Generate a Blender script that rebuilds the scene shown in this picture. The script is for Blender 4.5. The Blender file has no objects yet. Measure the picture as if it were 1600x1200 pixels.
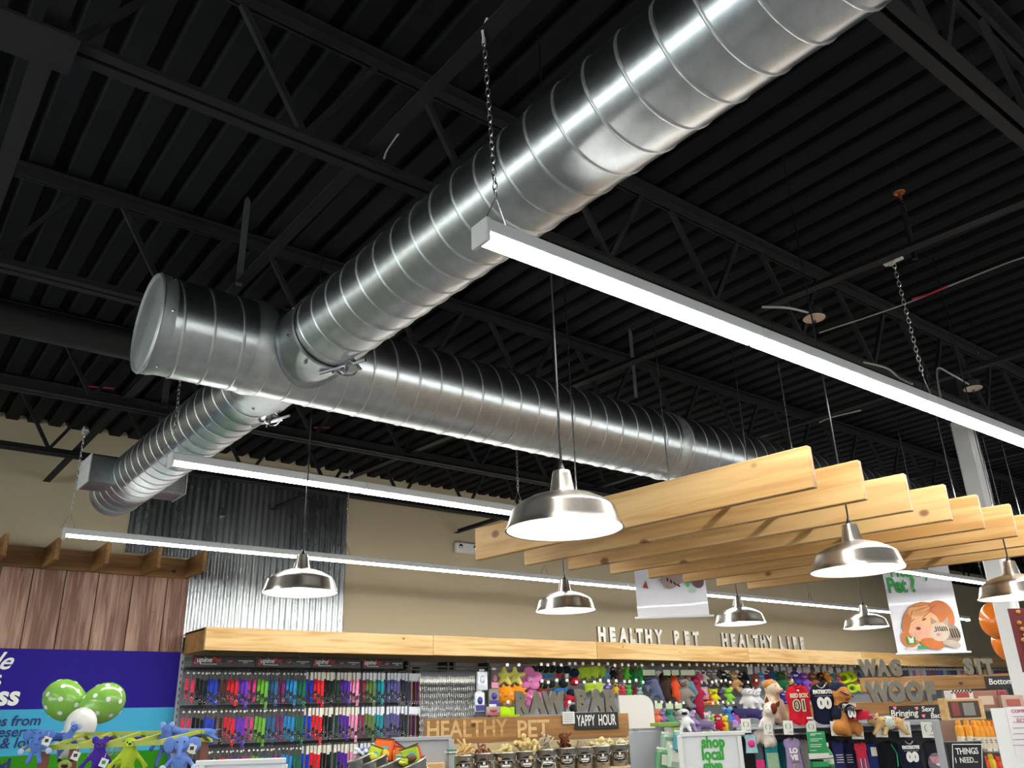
import bpy, bmesh, math, random
from mathutils import Vector, Matrix, Euler
random.seed(7)
S = bpy.context.scene
COL = S.collection
PI = math.pi
# ---------------------------------------------------------------- camera, world, exposure
F = 1306.0
RM = ((0.79124162, -0.20689277, -0.57544077), (-0.61083733, -0.31132999, -0.7279776), (-0.02853867, 0.92750688, -0.37271507))
EYE = Vector((0, 0, 1.6))
cd = bpy.data.cameras.new('camera'); cam = bpy.data.objects.new('camera', cd); COL.objects.link(cam)
cd.sensor_width = 36; cd.lens = F / 1600 * 36; cd.clip_start = 0.05; cd.clip_end = 200
cam.matrix_world = Matrix.Translation(EYE) @ Matrix(RM).to_4x4()
S.camera = cam
w = bpy.data.worlds.new('world'); S.world = w; w.use_nodes = True
w.node_tree.nodes['Background'].inputs[0].default_value = (.93, .96, 1.0, 1)   # overcast daylight outside the guessed shop windows
w.node_tree.nodes['Background'].inputs[1].default_value = 7.0
S.view_settings.view_transform = 'Standard'; S.view_settings.look = 'None'
S.view_settings.gamma = 1; S.view_settings.exposure = 0.0; S.view_settings.use_curve_mapping = False
S.cycles.max_bounces = 6; S.cycles.diffuse_bounces = 3; S.cycles.glossy_bounces = 4
S.cycles.sample_clamp_indirect = 6.0; S.cycles.caustics_reflective = False; S.cycles.caustics_refractive = False
TUBE = 60.0      # emission of the linear lamps' diffusers
BULB = 45.0      # emission of the pendant bulbs

# ---------------------------------------------------------------- survey helpers (pixel of the 1600x1200 photograph -> point of the room)
def ray(px, py):
    v = Vector((px - 800, -(py - 600), -F))
    return Matrix(RM) @ v
def onY(px, py, Y):
    r = ray(px, py); return EYE + r * (Y / r.y)
def onX(px, py, X):
    r = ray(px, py); return EYE + r * (X / r.x)
def onZ(px, py, Z):
    r = ray(px, py); return EYE + r * ((Z - 1.6) / r.z)
def atD(px, py, D):
    return EYE + ray(px, py) * (D / F)

# ---------------------------------------------------------------- mesh builder
class MB:
    def __init__(s): s.v = []; s.f = []
    def add(s, vs, fs, M=None):
        n = len(s.v)
        for p in vs:
            p = Vector(p); s.v.append(M @ p if M else p)
        for f in fs: s.f.append([i + n for i in f])
        return s
    def box(s, c, d, rz=0, rx=0, ry=0, bev=0):
        x, y, z = d[0] / 2, d[1] / 2, d[2] / 2
        M = Matrix.Translation(c) @ Euler((rx, ry, rz)).to_matrix().to_4x4()
        if bev:
            b = bev; vs = []
            for sx in (-1, 1):
                for sy in (-1, 1):
                    for sz in (-1, 1):
                        vs += [(sx * (x - b), sy * (y - b), sz * z), (sx * (x - b), sy * y, sz * (z - b)), (sx * x, sy * (y - b), sz * (z - b))]
            bm = bmesh.new()
            for p in vs: bm.verts.new(p)
            r = bmesh.ops.convex_hull(bm, input=bm.verts)
            bm.normal_update(); bm.verts.index_update()
            s.add([v.co.copy() for v in bm.verts], [[v.index for v in f.verts] for f in bm.faces], M); bm.free(); return s
        vs = [(-x, -y, -z), (x, -y, -z), (x, y, -z), (-x, y, -z), (-x, -y, z), (x, -y, z), (x, y, z), (-x, y, z)]
        return s.add(vs, [(0, 3, 2, 1), (4, 5, 6, 7), (0, 1, 5, 4), (1, 2, 6, 5), (2, 3, 7, 6), (3, 0, 4, 7)], M)
    def beam(s, a, b, w, h):
        a = Vector(a); b = Vector(b); d = b - a; L = d.length; d.normalize()
        u = Vector((0, 0, 1)) if abs(d.z) < .95 else Vector((0, 1, 0))
        r = d.cross(u).normalized(); u = r.cross(d)
        vs = [p + r * sx * w / 2 + u * sz * h / 2 for p in (a, b) for sx, sz in ((-1, -1), (1, -1), (1, 1), (-1, 1))]
        return s.add(vs, [(0, 1, 2, 3), (7, 6, 5, 4), (0, 4, 5, 1), (1, 5, 6, 2), (2, 6, 7, 3), (3, 7, 4, 0)])
    def tube(s, pts, r, n=8, cap=True, r2=None):
        pts = [Vector(p) for p in pts]; N = len(pts); m = len(s.v); prev = None
        for i, p in enumerate(pts):
            d = (pts[min(i + 1, N - 1)] - pts[max(i - 1, 0)]).normalized()
            if prev is None:
                u = Vector((0, 0, 1)) if abs(d.z) < .9 else Vector((1, 0, 0)); a = d.cross(u).normalized()
            else:
                a = (prev - d * prev.dot(d)).normalized()
            prev = a; b = d.cross(a)
            rr = r if r2 is None else r + (r2 - r) * i / (N - 1)
            for k in range(n):
                t = 2 * PI * k / n; s.v.append(p + a * math.cos(t) * rr + b * math.sin(t) * rr)
        for i in range(N - 1):
            for k in range(n):
                k2 = (k + 1) % n; s.f.append([m + i * n + k, m + i * n + k2, m + (i + 1) * n + k2, m + (i + 1) * n + k])
        if cap:
            s.f.append([m + k for k in range(n)][::-1]); s.f.append([m + (N - 1) * n + k for k in range(n)])
        return s
    def lathe(s, prof, n=24, M=None, close=False):
        vs = []; fs = []
        for r, z in prof:
            for k in range(n):
                t = 2 * PI * k / n; vs.append((r * math.cos(t), r * math.sin(t), z))
        for i in range(len(prof) - 1):
            for k in range(n):
                k2 = (k + 1) % n; fs.append((i * n + k, i * n + k2, (i + 1) * n + k2, (i + 1) * n + k))
        if close:
            fs.append(tuple(range(n))[::-1]); fs.append(tuple((len(prof) - 1) * n + k for k in range(n)))
        return s.add(vs, fs, M)
    def ball(s, c, r, n=10, m=6, M=None):
        if not hasattr(r, '__len__'): r = (r, r, r)
        vs = [(0, 0, r[2])]; fs = []
        for i in range(1, m):
            a = PI * i / m
            for k in range(n):
                t = 2 * PI * k / n; vs.append((r[0] * math.sin(a) * math.cos(t), r[1] * math.sin(a) * math.sin(t), r[2] * math.cos(a)))
        vs.append((0, 0, -r[2]))
        for k in range(n): fs.append((0, 1 + k, 1 + (k + 1) % n))
        for i in range(m - 2):
            for k in range(n):
                a = 1 + i * n; k2 = (k + 1) % n; fs.append((a + k, a + n + k, a + n + k2, a + k2))
        a = 1 + (m - 2) * n
        for k in range(n): fs.append((a + k, len(vs) - 1, a + (k + 1) % n))
        T = Matrix.Translation(c)
        return s.add(vs, fs, T @ M if M else T)
    def prism(s, pts, d, M=None):
        # outline in x,z ; thickness along y
        n = len(pts); vs = [(x, -d / 2, z) for x, z in pts] + [(x, d / 2, z) for x, z in pts]
        fs = [tuple(range(n)), tuple(range(n, 2 * n))[::-1]] + [(i + n, (i + 1) % n + n, (i + 1) % n, i) for i in range(n)]
        return s.add(vs, fs, M)
    def ring(s, c, R, r, n=14, m=6, M=None, sq=1.0):
        vs = []; fs = []
        for i in range(n):
            a = 2 * PI * i / n
            for k in range(m):
                b = 2 * PI * k / m; q = R + r * math.cos(b); vs.append((q * math.cos(a), r * math.sin(b), q * math.sin(a) * sq))
        for i in range(n):
            for k in range(m):
                fs.append((i * m + k, ((i + 1) % n) * m + k, ((i + 1) % n) * m + (k + 1) % m, i * m + (k + 1) % m))
        T = Matrix.Translation(c)
        return s.add(vs, fs, T @ M if M else T)
    def mesh(s, name, mat=None, smooth=False):
        me = bpy.data.meshes.new(name); me.from_pydata([tuple(v) for v in s.v], [], s.f); me.update()
        if mat: me.materials.append(mat)
        if smooth:
            me.polygons.foreach_set('use_smooth', [True] * len(me.polygons))
            if smooth != 2:
                try: me.set_sharp_from_angle(angle=math.radians(40))
                except Exception: pass
        return me
    def build(s, name, mat=None, parent=None, smooth=False, loc=None):
        return put(name, s.mesh(name, mat, smooth), parent, loc)
def put(name, me, parent=None, loc=None, rot=None, sc=None):
    o = bpy.data.objects.new(name, me); COL.objects.link(o)
    if parent: o.parent = parent
    if loc is not None: o.location = loc
    if rot is not None: o.rotation_euler = rot
    if sc is not None: o.scale = sc
    return o
def thing(name, label, cat, loc=(0, 0, 0), rz=0, group=None, rot=None):
    o = bpy.data.objects.new(name, None); COL.objects.link(o); o.empty_display_size = .05
    o.location = loc; o.rotation_euler = rot if rot else (0, 0, rz)
    o['label'] = label; o['category'] = cat
    if group: o['group'] = group
    return o
def tag(o, label, cat, group=None):
    o['label'] = label; o['category'] = cat
    if group: o['group'] = group
    return o
def struct(o): o['kind'] = 'structure'; return o
KIDS = {}
def dup(root, loc, rz=0, label=None, group=None, sc=None, rot=None):
    if root.name not in KIDS:
        KIDS[root.name] = [(c, list(c.children)) for c in root.children]
    r = root.copy(); COL.objects.link(r); r.location = loc; r.rotation_euler = rot if rot else (0, 0, rz)
    if sc: r.scale = (sc, sc, sc)
    if label: r['label'] = label
    if group: r['group'] = group
    for c, gs in KIDS[root.name]:
        k = c.copy(); COL.objects.link(k); k.parent = r
        for g in gs:
            q = g.copy(); COL.objects.link(q); q.parent = k
    return r

# ---------------------------------------------------------------- materials
def lin(c):
    if isinstance(c, str):
        c = [int(c[i:i + 2], 16) / 255 for i in (0, 2, 4)]
    return tuple((x / 12.92 if x <= .04045 else ((x + .055) / 1.055) ** 2.4) for x in c) + (1,)
MATS = {}
def mat(key, col='808080', rough=.6, metal=0, noise=0, nscale=30, bump=0, emit=0, spec=.5, coat=0, alpha=1, aniso=0):
    if key in MATS: return MATS[key]
    m = bpy.data.materials.new(key); m.use_nodes = True; nt = m.node_tree; N = nt.nodes; L = nt.links
    b = N['Principled BSDF']; c = lin(col)
    b.inputs['Base Color'].default_value = c; b.inputs['Roughness'].default_value = rough; b.inputs['Metallic'].default_value = metal
    b.inputs['Specular IOR Level'].default_value = spec
    if coat: b.inputs['Coat Weight'].default_value = coat
    if aniso: b.inputs['Anisotropic'].default_value = aniso
    if alpha < 1: b.inputs['Alpha'].default_value = alpha
    if emit:
        b.inputs['Emission Color'].default_value = c; b.inputs['Emission Strength'].default_value = emit
    tc = N.new('ShaderNodeTexCoord')
    no = N.new('ShaderNodeTexNoise'); no.inputs['Scale'].default_value = nscale; no.inputs['Detail'].default_value = 3
    L.new(tc.outputs['Object'], no.inputs['Vector'])
    if noise:
        mx = N.new('ShaderNodeMix'); mx.data_type = 'RGBA'
        mx.inputs[6].default_value = tuple(x * (1 - noise) for x in c[:3]) + (1,)
        mx.inputs[7].default_value = tuple(min(1, x * (1 + noise)) for x in c[:3]) + (1,)
        L.new(no.outputs['Fac'], mx.inputs[0]); L.new(mx.outputs[2], b.inputs['Base Color'])
    if bump:
        bp = N.new('ShaderNodeBump'); bp.inputs['Strength'].default_value = bump; bp.inputs['Distance'].default_value = .01
        L.new(no.outputs['Fac'], bp.inputs['Height']); L.new(bp.outputs['Normal'], b.inputs['Normal'])
    MATS[key] = m; return m
def fab(col, rough=.9):   # plush / cloth of one colour
    return mat('cloth_' + col, col, rough, 0, .22, 60, .5, spec=.2)
def pla(col, rough=.4, **k):
    return mat('plain_' + col + str(rough), col, rough, 0, .05, 12, **k)
def wood(key, c1, c2, ck, axis, scale=1.0, knots=True, rough=.5, knotsize=.12, nrm=None):
    """sawn timber: grain runs along the given object axis"""
    if key in MATS: return MATS[key]
    m = bpy.data.materials.new(key); m.use_nodes = True; nt = m.node_tree; N = nt.nodes; L = nt.links
    b = N['Principled BSDF']; b.inputs['Roughness'].default_value = rough; b.inputs['Specular IOR Level'].default_value = .3
    tc = N.new('ShaderNodeTexCoord'); oi = N.new('ShaderNodeObjectInfo')
    ad = N.new('ShaderNodeVectorMath'); ad.operation = 'MULTIPLY_ADD'
    cb = N.new('ShaderNodeCombineXYZ')
    for i in range(3): L.new(oi.outputs['Random'], cb.inputs[i])
    ad.inputs[1].default_value = (17, 31, 23); L.new(cb.outputs[0], ad.inputs[0]); L.new(tc.outputs['Object'], ad.inputs[2])
    def mapped(st, k, fl=False):
        mp = N.new('ShaderNodeMapping'); sc = [k, k, k]; sc[axis] = st * k
        if fl and nrm is not None: sc[nrm] = .01
        mp.inputs['Scale'].default_value = sc
        L.new(ad.outputs[0], mp.inputs['Vector']); return mp
    m1 = mapped(.06, 26 * scale)
    n1 = N.new('ShaderNodeTexNoise'); n1.inputs['Scale'].default_value = 1; n1.inputs['Detail'].default_value = 5; n1.inputs['Distortion'].default_value = .6
    L.new(m1.outputs[0], n1.inputs['Vector'])
    m2 = mapped(.12, 4 * scale)
    n2 = N.new('ShaderNodeTexNoise'); n2.inputs['Scale'].default_value = 1; n2.inputs['Detail'].default_value = 2
    L.new(m2.outputs[0], n2.inputs['Vector'])
    av = N.new('ShaderNodeMath'); av.operation = 'ADD'; L.new(n1.outputs['Fac'], av.inputs[0]); L.new(n2.outputs['Fac'], av.inputs[1])
    cr = N.new('ShaderNodeValToRGB'); cr.color_ramp.elements[0].position = .78; cr.color_ramp.elements[1].position = 1.22
    cr.color_ramp.elements[0].color = lin(c1); cr.color_ramp.elements[1].color = lin(c2)
    hf = N.new('ShaderNodeMath'); hf.operation = 'MULTIPLY'; hf.inputs[1].default_value = 7.0
    L.new(av.outputs[0], hf.inputs[0])
    mr = N.new('ShaderNodeMapRange'); mr.inputs[1].default_value = .82; mr.inputs[2].default_value = 1.18
    L.new(av.outputs[0], mr.inputs[0]); cr.color_ramp.elements[0].position = 0; cr.color_ramp.elements[1].position = 1
    L.new(mr.outputs[0], cr.inputs[0]); out = cr.outputs[0]
    if knots:
        m3 = mapped(.7, 5.6 * scale, True)
        vo = N.new('ShaderNodeTexVoronoi'); vo.inputs['Scale'].default_value = 1; vo.inputs['Randomness'].default_value = 1
        L.new(m3.outputs[0], vo.inputs['Vector'])
        kr = N.new('ShaderNodeValToRGB'); e = kr.color_ramp.elements
        e[0].position = .0; e[0].color = (1, 1, 1, 1); e[1].position = knotsize; e[1].color = (0, 0, 0, 1)
        e2 = kr.color_ramp.elements.new(knotsize * .7); e2.color = (.75, .75, .75, 1)
        L.new(vo.outputs['Distance'], kr.inputs[0])
        mx = N.new('ShaderNodeMix'); mx.data_type = 'RGBA'; mx.inputs[7].default_value = lin(ck)
        L.new(kr.outputs[0], mx.inputs[0]); L.new(out, mx.inputs[6]); out = mx.outputs[2]
    L.new(out, b.inputs['Base Color'])
    bp = N.new('ShaderNodeBump'); bp.inputs['Strength'].default_value = .15; bp.inputs['Distance'].default_value = .004
    L.new(n1.outputs['Fac'], bp.inputs['Height']); L.new(bp.outputs['Normal'], b.inputs['Normal'])
    MATS[key] = m; return m
def galv(key, c1, c2, r1, r2, scale, axis=None, aniso=0, tax='X', bmp=.035):
    """zinc coated sheet: spangled roughness and tone"""
    if key in MATS: return MATS[key]
    m = bpy.data.materials.new(key); m.use_nodes = True; nt = m.node_tree; N = nt.nodes; L = nt.links
    b = N['Principled BSDF']; b.inputs['Metallic'].default_value = 1
    if aniso:
        b.inputs['Anisotropic'].default_value = aniso; b.inputs['Anisotropic Rotation'].default_value = .25
        tg_ = N.new('ShaderNodeTangent'); tg_.direction_type = 'RADIAL'; tg_.axis = tax; L.new(tg_.outputs[0], b.inputs['Tangent'])
    tc = N.new('ShaderNodeTexCoord'); mp = N.new('ShaderNodeMapping'); s3 = [1, 1, 1]
    if axis is not None: s3[axis] = .15
    mp.inputs['Scale'].default_value = s3; L.new(tc.outputs['Object'], mp.inputs[0])
    no = N.new('ShaderNodeTexNoise'); no.inputs['Scale'].default_value = scale; no.inputs['Detail'].default_value = 6; no.inputs['Roughness'].default_value = .65
    L.new(mp.outputs[0], no.inputs['Vector'])
    n2 = N.new('ShaderNodeTexNoise'); n2.inputs['Scale'].default_value = scale * .18; L.new(mp.outputs[0], n2.inputs['Vector'])
    ad = N.new('ShaderNodeMath'); ad.operation = 'MULTIPLY_ADD'; ad.inputs[1].default_value = .5; L.new(no.outputs['Fac'], ad.inputs[0])
    a2 = N.new('ShaderNodeMath'); a2.operation = 'MULTIPLY'; a2.inputs[1].default_value = .5; L.new(n2.outputs['Fac'], a2.inputs[0]); L.new(a2.outputs[0], ad.inputs[2])
    cr = N.new('ShaderNodeValToRGB'); cr.color_ramp.elements[0].position = .35; cr.color_ramp.elements[1].position = .65
    cr.color_ramp.elements[0].color = lin(c1); cr.color_ramp.elements[1].color = lin(c2)
    L.new(ad.outputs[0], cr.inputs[0]); L.new(cr.outputs[0], b.inputs['Base Color'])
    mr = N.new('ShaderNodeMapRange'); mr.inputs[1].default_value = .35; mr.inputs[2].default_value = .65; mr.inputs[3].default_value = r1; mr.inputs[4].default_value = r2
    L.new(ad.outputs[0], mr.inputs[0]); L.new(mr.outputs[0], b.inputs['Roughness'])
    bp = N.new('ShaderNodeBump'); bp.inputs['Strength'].default_value = bmp; bp.inputs['Distance'].default_value = .01
    L.new(n2.outputs['Fac'], bp.inputs['Height']); L.new(bp.outputs['Normal'], b.inputs['Normal'])
    MATS[key] = m; return m
M_DUCT = galv('galvanised_duct', 'aab0b1', 'd6dbdb', .29, .38, 9, aniso=.6)
M_BOOT = galv('boot_zinc', '8f9797', 'b4baba', .3, .5, 12)
M_CAP = galv('cap_zinc', 'a9afaf', 'c3c9c8', .5, .65, 14)
M_SEAM = galv('duct_seam', 'c4c9c8', 'dfe2e1', .40, .55, 30)
M_CORR = galv('corrugated_zinc', '9a9fa2', 'bfc3c3', .24, .31, 7, axis=2, bmp=0)
M_LETTER = galv('letter_zinc', '9a9890', 'c4c1b6', .30, .5, 25)
M_NICKEL = galv('brushed_nickel', 'c2bcb2', 'd2ccc2', .28, .31, 90, aniso=.6, tax='Z', bmp=0)
M_BUCKET = galv('bucket_zinc', 'a6a6a0', 'c2c2bc', .36, .48, 30)
M_CHAIN = mat('zinc_chain', 'c8c8c4', .3, 1)
M_BLACK = mat('black_steel', '2b2b2c', .75, 0, .25, 6, spec=.2)
M_DECK = mat('black_deck', '202123', .85, 0, .3, 3, spec=.12)
M_DARKPIPE = mat('black_pipe', '1e1e1c', .6, 0, .2, 5)
M_WALL = mat('beige_wall', 'cdbfa0', .85, 0, .03, 3, spec=.2)
M_WALLG = mat('grey_wall', 'a9abad', .85, 0, .03, 3, spec=.2)
M_FLOOR = mat('floor_concrete', '707072', .35, 0, .08, 2)
M_WHITE = mat('white_enamel', 'e9e9e6', .4)
M_WHITEP = mat('white_card', 'e4e2da', .6)
M_TUBE = mat('lamp_diffuser', 'fffdf8', .5, emit=TUBE)
M_BULB = mat('lamp_bulb', 'fff4e2', .5, emit=BULB)
M_PINE = wood('pine_board', 'bd8f55', 'dcb67c', '6a381c', 1, 1.0, nrm=0, knotsize=.15)
M_PINEX = wood('pine_valance', 'bf9559', 'e0bd86', '7a4a28', 0, 1.1, knotsize=.085, nrm=1)
M_PINED = wood('brown_pine', '8a6238', 'b1834e', '4a2c17', 0, 1.0, nrm=1)
M_PINEDY = wood('brown_pine_y', '8a6238', 'b1834e', '4a2c17', 1, 1.0, nrm=0)
M_BARN = wood('barn_plank', '7a5646', 'b8937e', '4c2f24', 2, 1.5, knotsize=.05, nrm=1)
M_BLACKP = mat('black_plastic', '131315', .45)
M_GREY = mat('grey_shelving', 'a4a7ac', .5, 0, .04, 8)
M_GREYD = mat('dark_grey_shelving', '5e6066', .5, 0, .04, 8)
M_CHROME = mat('wire_chrome', 'b9babc', .25, 1)
# ================================================================ STRUCTURE
ZC = 4.37; YW = 8.75
XL, XR, YF = -7.0, 31.0, -8.0
struct(MB().box(((XL + XR) / 2, (YW + YF) / 2, -.05), (XR - XL, YW - YF, .1)).build('floor', M_FLOOR))
struct(MB().box(((XL + XR) / 2, YW + .06, 2.3), (XR - XL + .4, .12, 4.8)).build('wall_back', M_WALL))
struct(MB().box((XR + .06, (YW + YF) / 2, 2.3), (.12, YW - YF, 4.8)).build('wall_right', M_WALLG))
M_PANE = bpy.data.materials.new('window_pane'); M_PANE.use_nodes = True
nt = M_PANE.node_tree; nt.nodes.clear(); _o = nt.nodes.new('ShaderNodeOutputMaterial'); _m = nt.nodes.new('ShaderNodeMixShader'); _t = nt.nodes.new('ShaderNodeBsdfTransparent'); _g = nt.nodes.new('ShaderNodeBsdfGlossy')
_g.inputs['Roughness'].default_value = .02; _m.inputs[0].default_value = .06; _t.inputs[0].default_value = (.93, .96, .95, 1)
nt.links.new(_t.outputs[0], _m.inputs[1]); nt.links.new(_g.outputs[0], _m.inputs[2]); nt.links.new(_m.outputs[0], _o.inputs[0])
WZ0, WZ1 = .5, 3.1
def glazed_wall(name, a, b, xdir, wins, first, WZ0=.5, WZ1=2.85):
    """wall along one axis from a to b with unseen, guessed windows that streak the ducts with daylight"""
    m = MB()
    def bx_(u0, u1, z0, z1):
        c = (u0 + u1) / 2; l = u1 - u0
        if xdir: m.box((c, YF - .06, (z0 + z1) / 2), (l, .12, z1 - z0))
        else: m.box((XL - .06, c, (z0 + z1) / 2), (.12, l, z1 - z0))
    bx_(a, b, -.1, WZ0); bx_(a, b, WZ1, 4.7); u = a
    for w0, w1 in wins: bx_(u, w0, WZ0, WZ1); u = w1
    bx_(u, b, WZ0, WZ1); struct(m.build(name, M_WALLG))
    for i, (w0, w1) in enumerate(wins):
        f = MB(); g = MB(); c = (w0 + w1) / 2; l = w1 - w0; zc = (WZ0 + WZ1) / 2; h = WZ1 - WZ0
        def at_(u, z, du, dz, t, mb):
            if xdir: mb.box((u, YF - .06, z), (du, t, dz))
            else: mb.box((XL - .06, u, z), (t, du, dz))
        at_(w0 + .03, zc, .06, h, .1, f); at_(w1 - .03, zc, .06, h, .1, f); at_(c, WZ0 + .03, l - .12, .06, .1, f); at_(c, WZ1 - .03, l - .12, .06, .1, f); at_(c, 2.4, l - .12, .04, .08, f)
        at_(c, zc, l - .1, h - .1, .008, g)
        o = struct(f.build('window_%d' % (first + i), M_BLACK)); g.build('pane', M_PANE, o)
glazed_wall('wall_left', YF, YW, False, [(-.6 + i * 2.3, -.6 + i * 2.3 + 2.15) for i in range(4)], 1)  # unseen windows, guessed and sized so their daylight streaks the ducts
glazed_wall('wall_front', XL - .2, XR + .2, True, [(-6 + i * 2.55, -6 + i * 2.55 + 2.4) for i in range(10)], 5, 2.0, 2.9)
ceil = struct(MB().box(((XL + XR) / 2, (YW + YF) / 2, ZC + .13), (XR - XL + .4, YW - YF + .3, .06)).build('ceiling', M_DECK))
# ribbed steel roof deck: sheets of five ribs each, ribs run front to back
RP = .182
def deck_sheet_mesh():
    b = MB(); prof = []
    for k in range(5):
        x = k * RP; prof += [(x, 0), (x + .10, 0), (x + .118, .055), (x + RP - .018, .055)]
    prof.append((5 * RP, 0)); vs = [(x, y, z) for y in (0, YW - YF) for x, z in prof]; n = len(prof)
    return b.add(vs, [(i, i + 1, n + i + 1, n + i) for i in range(n - 1)]).mesh('deck_sheet', M_DECK)
me = deck_sheet_mesh(); x = XL
while x < XR:
    put('deck_sheet', me, ceil, (x, YF, ZC - .0)); x += 5 * RP
# ---------------------------------------------------------------- roof joists
def web_mesh():
    return MB().beam((0, 0, 0), (.30, 0, .5), .026, .026).mesh('web_member', M_BLACK)
WM = web_mesh(); JX0, JX1 = -2.4, 18.0
J = None; ZB = 3.75
names = {.88: 'nearest the camera, over the duct', 2.63: 'with double angle chord, crossing behind the near duct', 4.38: 'just behind the large trunk duct', 6.12: 'farther back over the second lamp row', 7.55: 'last before the beige back wall'}
for jy in (.88, 2.63, 4.38, 6.12, 7.55):
    t = thing('roof_joist', 'black open web steel roof joist ' + names[jy], 'joist', (JX0, jy, ZB), group='black roof joists under the deck')
    L = JX1 - JX0
    if J is None:
        bc = MB()
        bc.box((L / 2, .032, .003), (L, .044, .006)).box((L / 2, .012, .028), (L, .006, .05)).mesh
        me_b1 = bc.mesh('bottom_chord', M_BLACK)
        bc = MB().box((L / 2, -.032, .003), (L, .044, .006)).box((L / 2, -.012, .028), (L, .006, .05)); me_b2 = bc.mesh('bottom_chord', M_BLACK)
        tcb = MB().box((L / 2, .035, .592), (L, .05, .012)).box((L / 2, .012, .565), (L, .008, .055)).box((L / 2, -.035, .592), (L, .05, .012)).box((L / 2, -.012, .565), (L, .008, .055))
        me_t = tcb.mesh('top_chord', M_BLACK); J = 1
    put('bottom_chord', me_b1, t); put('bottom_chord', me_b2, t); put('top_chord', me_t, t)
    k = 0; x = .1
    while x < L - .9:
        put('web_member', WM, t, (x, 0, .04)); put('web_member', WM, t, (x + .84, 0, .04), (0, 0, PI)); x += .84
# bridging bars that run front to back on the bottom chords
def bar(x0, x1, y0, y1, z, label, wd=.062):
    t = thing('bridging_bar', label, 'steel bar', (x0, y0, z), group='black bridging bars')
    d = Vector((x1 - x0, y1 - y0, 0))
    MB().beam((0, 0, 0), d, wd, .006).build('flange', M_BLACK, t)
    MB().beam((wd / 2, 0, .028), d + Vector((wd / 2, 0, .028)), .006, .05).build('upstand', M_BLACK, t)
    return t
ZBAR = ZB + .058
bar(1.38, 1.25, -.9, 8.7, ZBAR, 'long black bar that carries the left chains of the lamps')
bar(4.18, 3.47, -.9, 8.7, ZBAR, 'long black bar above the pergola with sprinkler riser')
bar(6.02, 5.9, -.9, 8.7, ZBAR, 'black bar right of the sprinkler, crossing over the trunk duct')
bar(.16, .13, -.5, 8.7, ZBAR, 'black bar at the far left of the ceiling', .07)
bar(8.6, 8.4, -.5, 8.7, ZBAR, 'black bar over the white column')
MB().box((.02, 2.64, ZB - .012), (.42, .20, .012)).build('gusset_plate', M_BLACK)
tag(bpy.data.objects['gusset_plate'], 'black steel plate at left end of the double angle joist', 'steel plate')
# black round pipe behind the trunk
P0 = onZ(0, 500, 3.95); P1 = onZ(200, 533, 3.95)
yy = (P0.y + P1.y) / 2
t = thing('round_duct', 'black painted round duct high on the left behind the trunk end', 'duct', (-2, yy, 3.95))
MB().tube([(0, 0, 0), (6.5, 0, 0)], .10, 20).build('duct_tube', M_DARKPIPE, t, True)
MB().ring((2.2, 0, 0), .1, .006, 20, 6, Euler((0, 0, PI / 2)).to_matrix().to_4x4()).build('joint_band', M_DARKPIPE, t, True)
MB().box((1.0, 0, .2), (.02, .02, .35)).build('hanger_strap', M_BLACK, t); MB().box((4.0, 0, .2), (.02, .02, .35)).build('hanger_strap', M_BLACK, t)
# ---------------------------------------------------------------- corrugated sheet on the back wall
cw = thing('corrugated_cladding', 'tall corrugated zinc sheet cladding on the beige back wall', 'wall cladding', (2.04, YW, 2.3))
def corr_mesh(x0, x1, z0, z1, dz=0):
    pts = []; p = .068; n = int((x1 - x0) / p * 8)
    for i in range(n + 1):
        x = x0 + (x1 - x0) * i / n; pts.append((x, -.022 - dz + .009 * math.cos(2 * PI * x / p)))
    vs = [(x, y, z) for z in (z0, z1) for x, y in pts]; m = len(pts)
    return MB().add(vs, [(i, i + 1, m + i + 1, m + i) for i in range(n)]).mesh('metal_sheet', M_CORR, 2)
for i, (a, b_, z0) in enumerate(((0, .66, .92), (.63, 1.30, .02), (1.27, 1.70, .02), (1.67, 2.36, .02))):
    if i == 0: put('metal_sheet', corr_mesh(a, b_, z0, 1.99), cw)
    else: put('metal_sheet', corr_mesh(a, b_, z0, 1.99, .003 * (i % 2)), cw)
sm = MB().lathe([(.012, 0), (.012, .004), (0, .007)], 6, Matrix.Rotation(PI / 2, 4, 'X')).mesh('screw', M_CHROME)
for k in range(5):
    put('screw', sm, cw, (.66 + k * .41, -.034, 1.02)); put('screw', sm, cw, (.3 + k * .45, -.034, 1.9))
put('wall_box', MB().box((0, 0, 0), (.06, .03, .09), bev=.006).mesh('wall_box', M_CHROME), cw, (.9, -.045, 1.42))
# ---------------------------------------------------------------- barn plank cladding, left
pw = thing('plank_cladding', 'brown barn plank cladding on the wall above the purple banner', 'wall cladding', (-1.8, YW, 2.2))
xs = [2.66]; ms = [.37, .32, .31, .28, .28, .21]
edge = [2.67, 2.46, 2.14, 1.83, 1.55, 1.28, 1.02]
while edge[-1] > -1.6: edge.append(edge[-1] - random.choice((.24, .28, .31)))
for i in range(len(edge) - 1):
    a, b_ = edge[i + 1], edge[i]
    h = 1.0
    MB().box(((a + b_) / 2 + 1.8, -.05 + .004 * (i % 3), -.1 + h / 2 - .1), (b_ - a - .008, .03, h + .0), bev=.003).build('plank', M_BARN, pw)
# ---------------------------------------------------------------- little trellis above the planks
tr = thing('wall_trellis', 'brown timber trellis with projecting fins above the plank cladding', 'trellis', (-1.8, YW, 3.0))
MB().box((2.23, -.03, .10), (4.5, .035, .19), bev=.002).build('back_board', M_PINED, tr)
fm = MB().box((0, 0, 0), (.035, .52, .19), bev=.002).mesh('fin', M_PINEDY)
for x in (2.66, 2.24, 1.79, 1.38, .98, .56, .14, -.28, -.7, -1.12):
    put('fin', fm, tr, (x + 1.8 - .02, -.31, .10))
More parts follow.
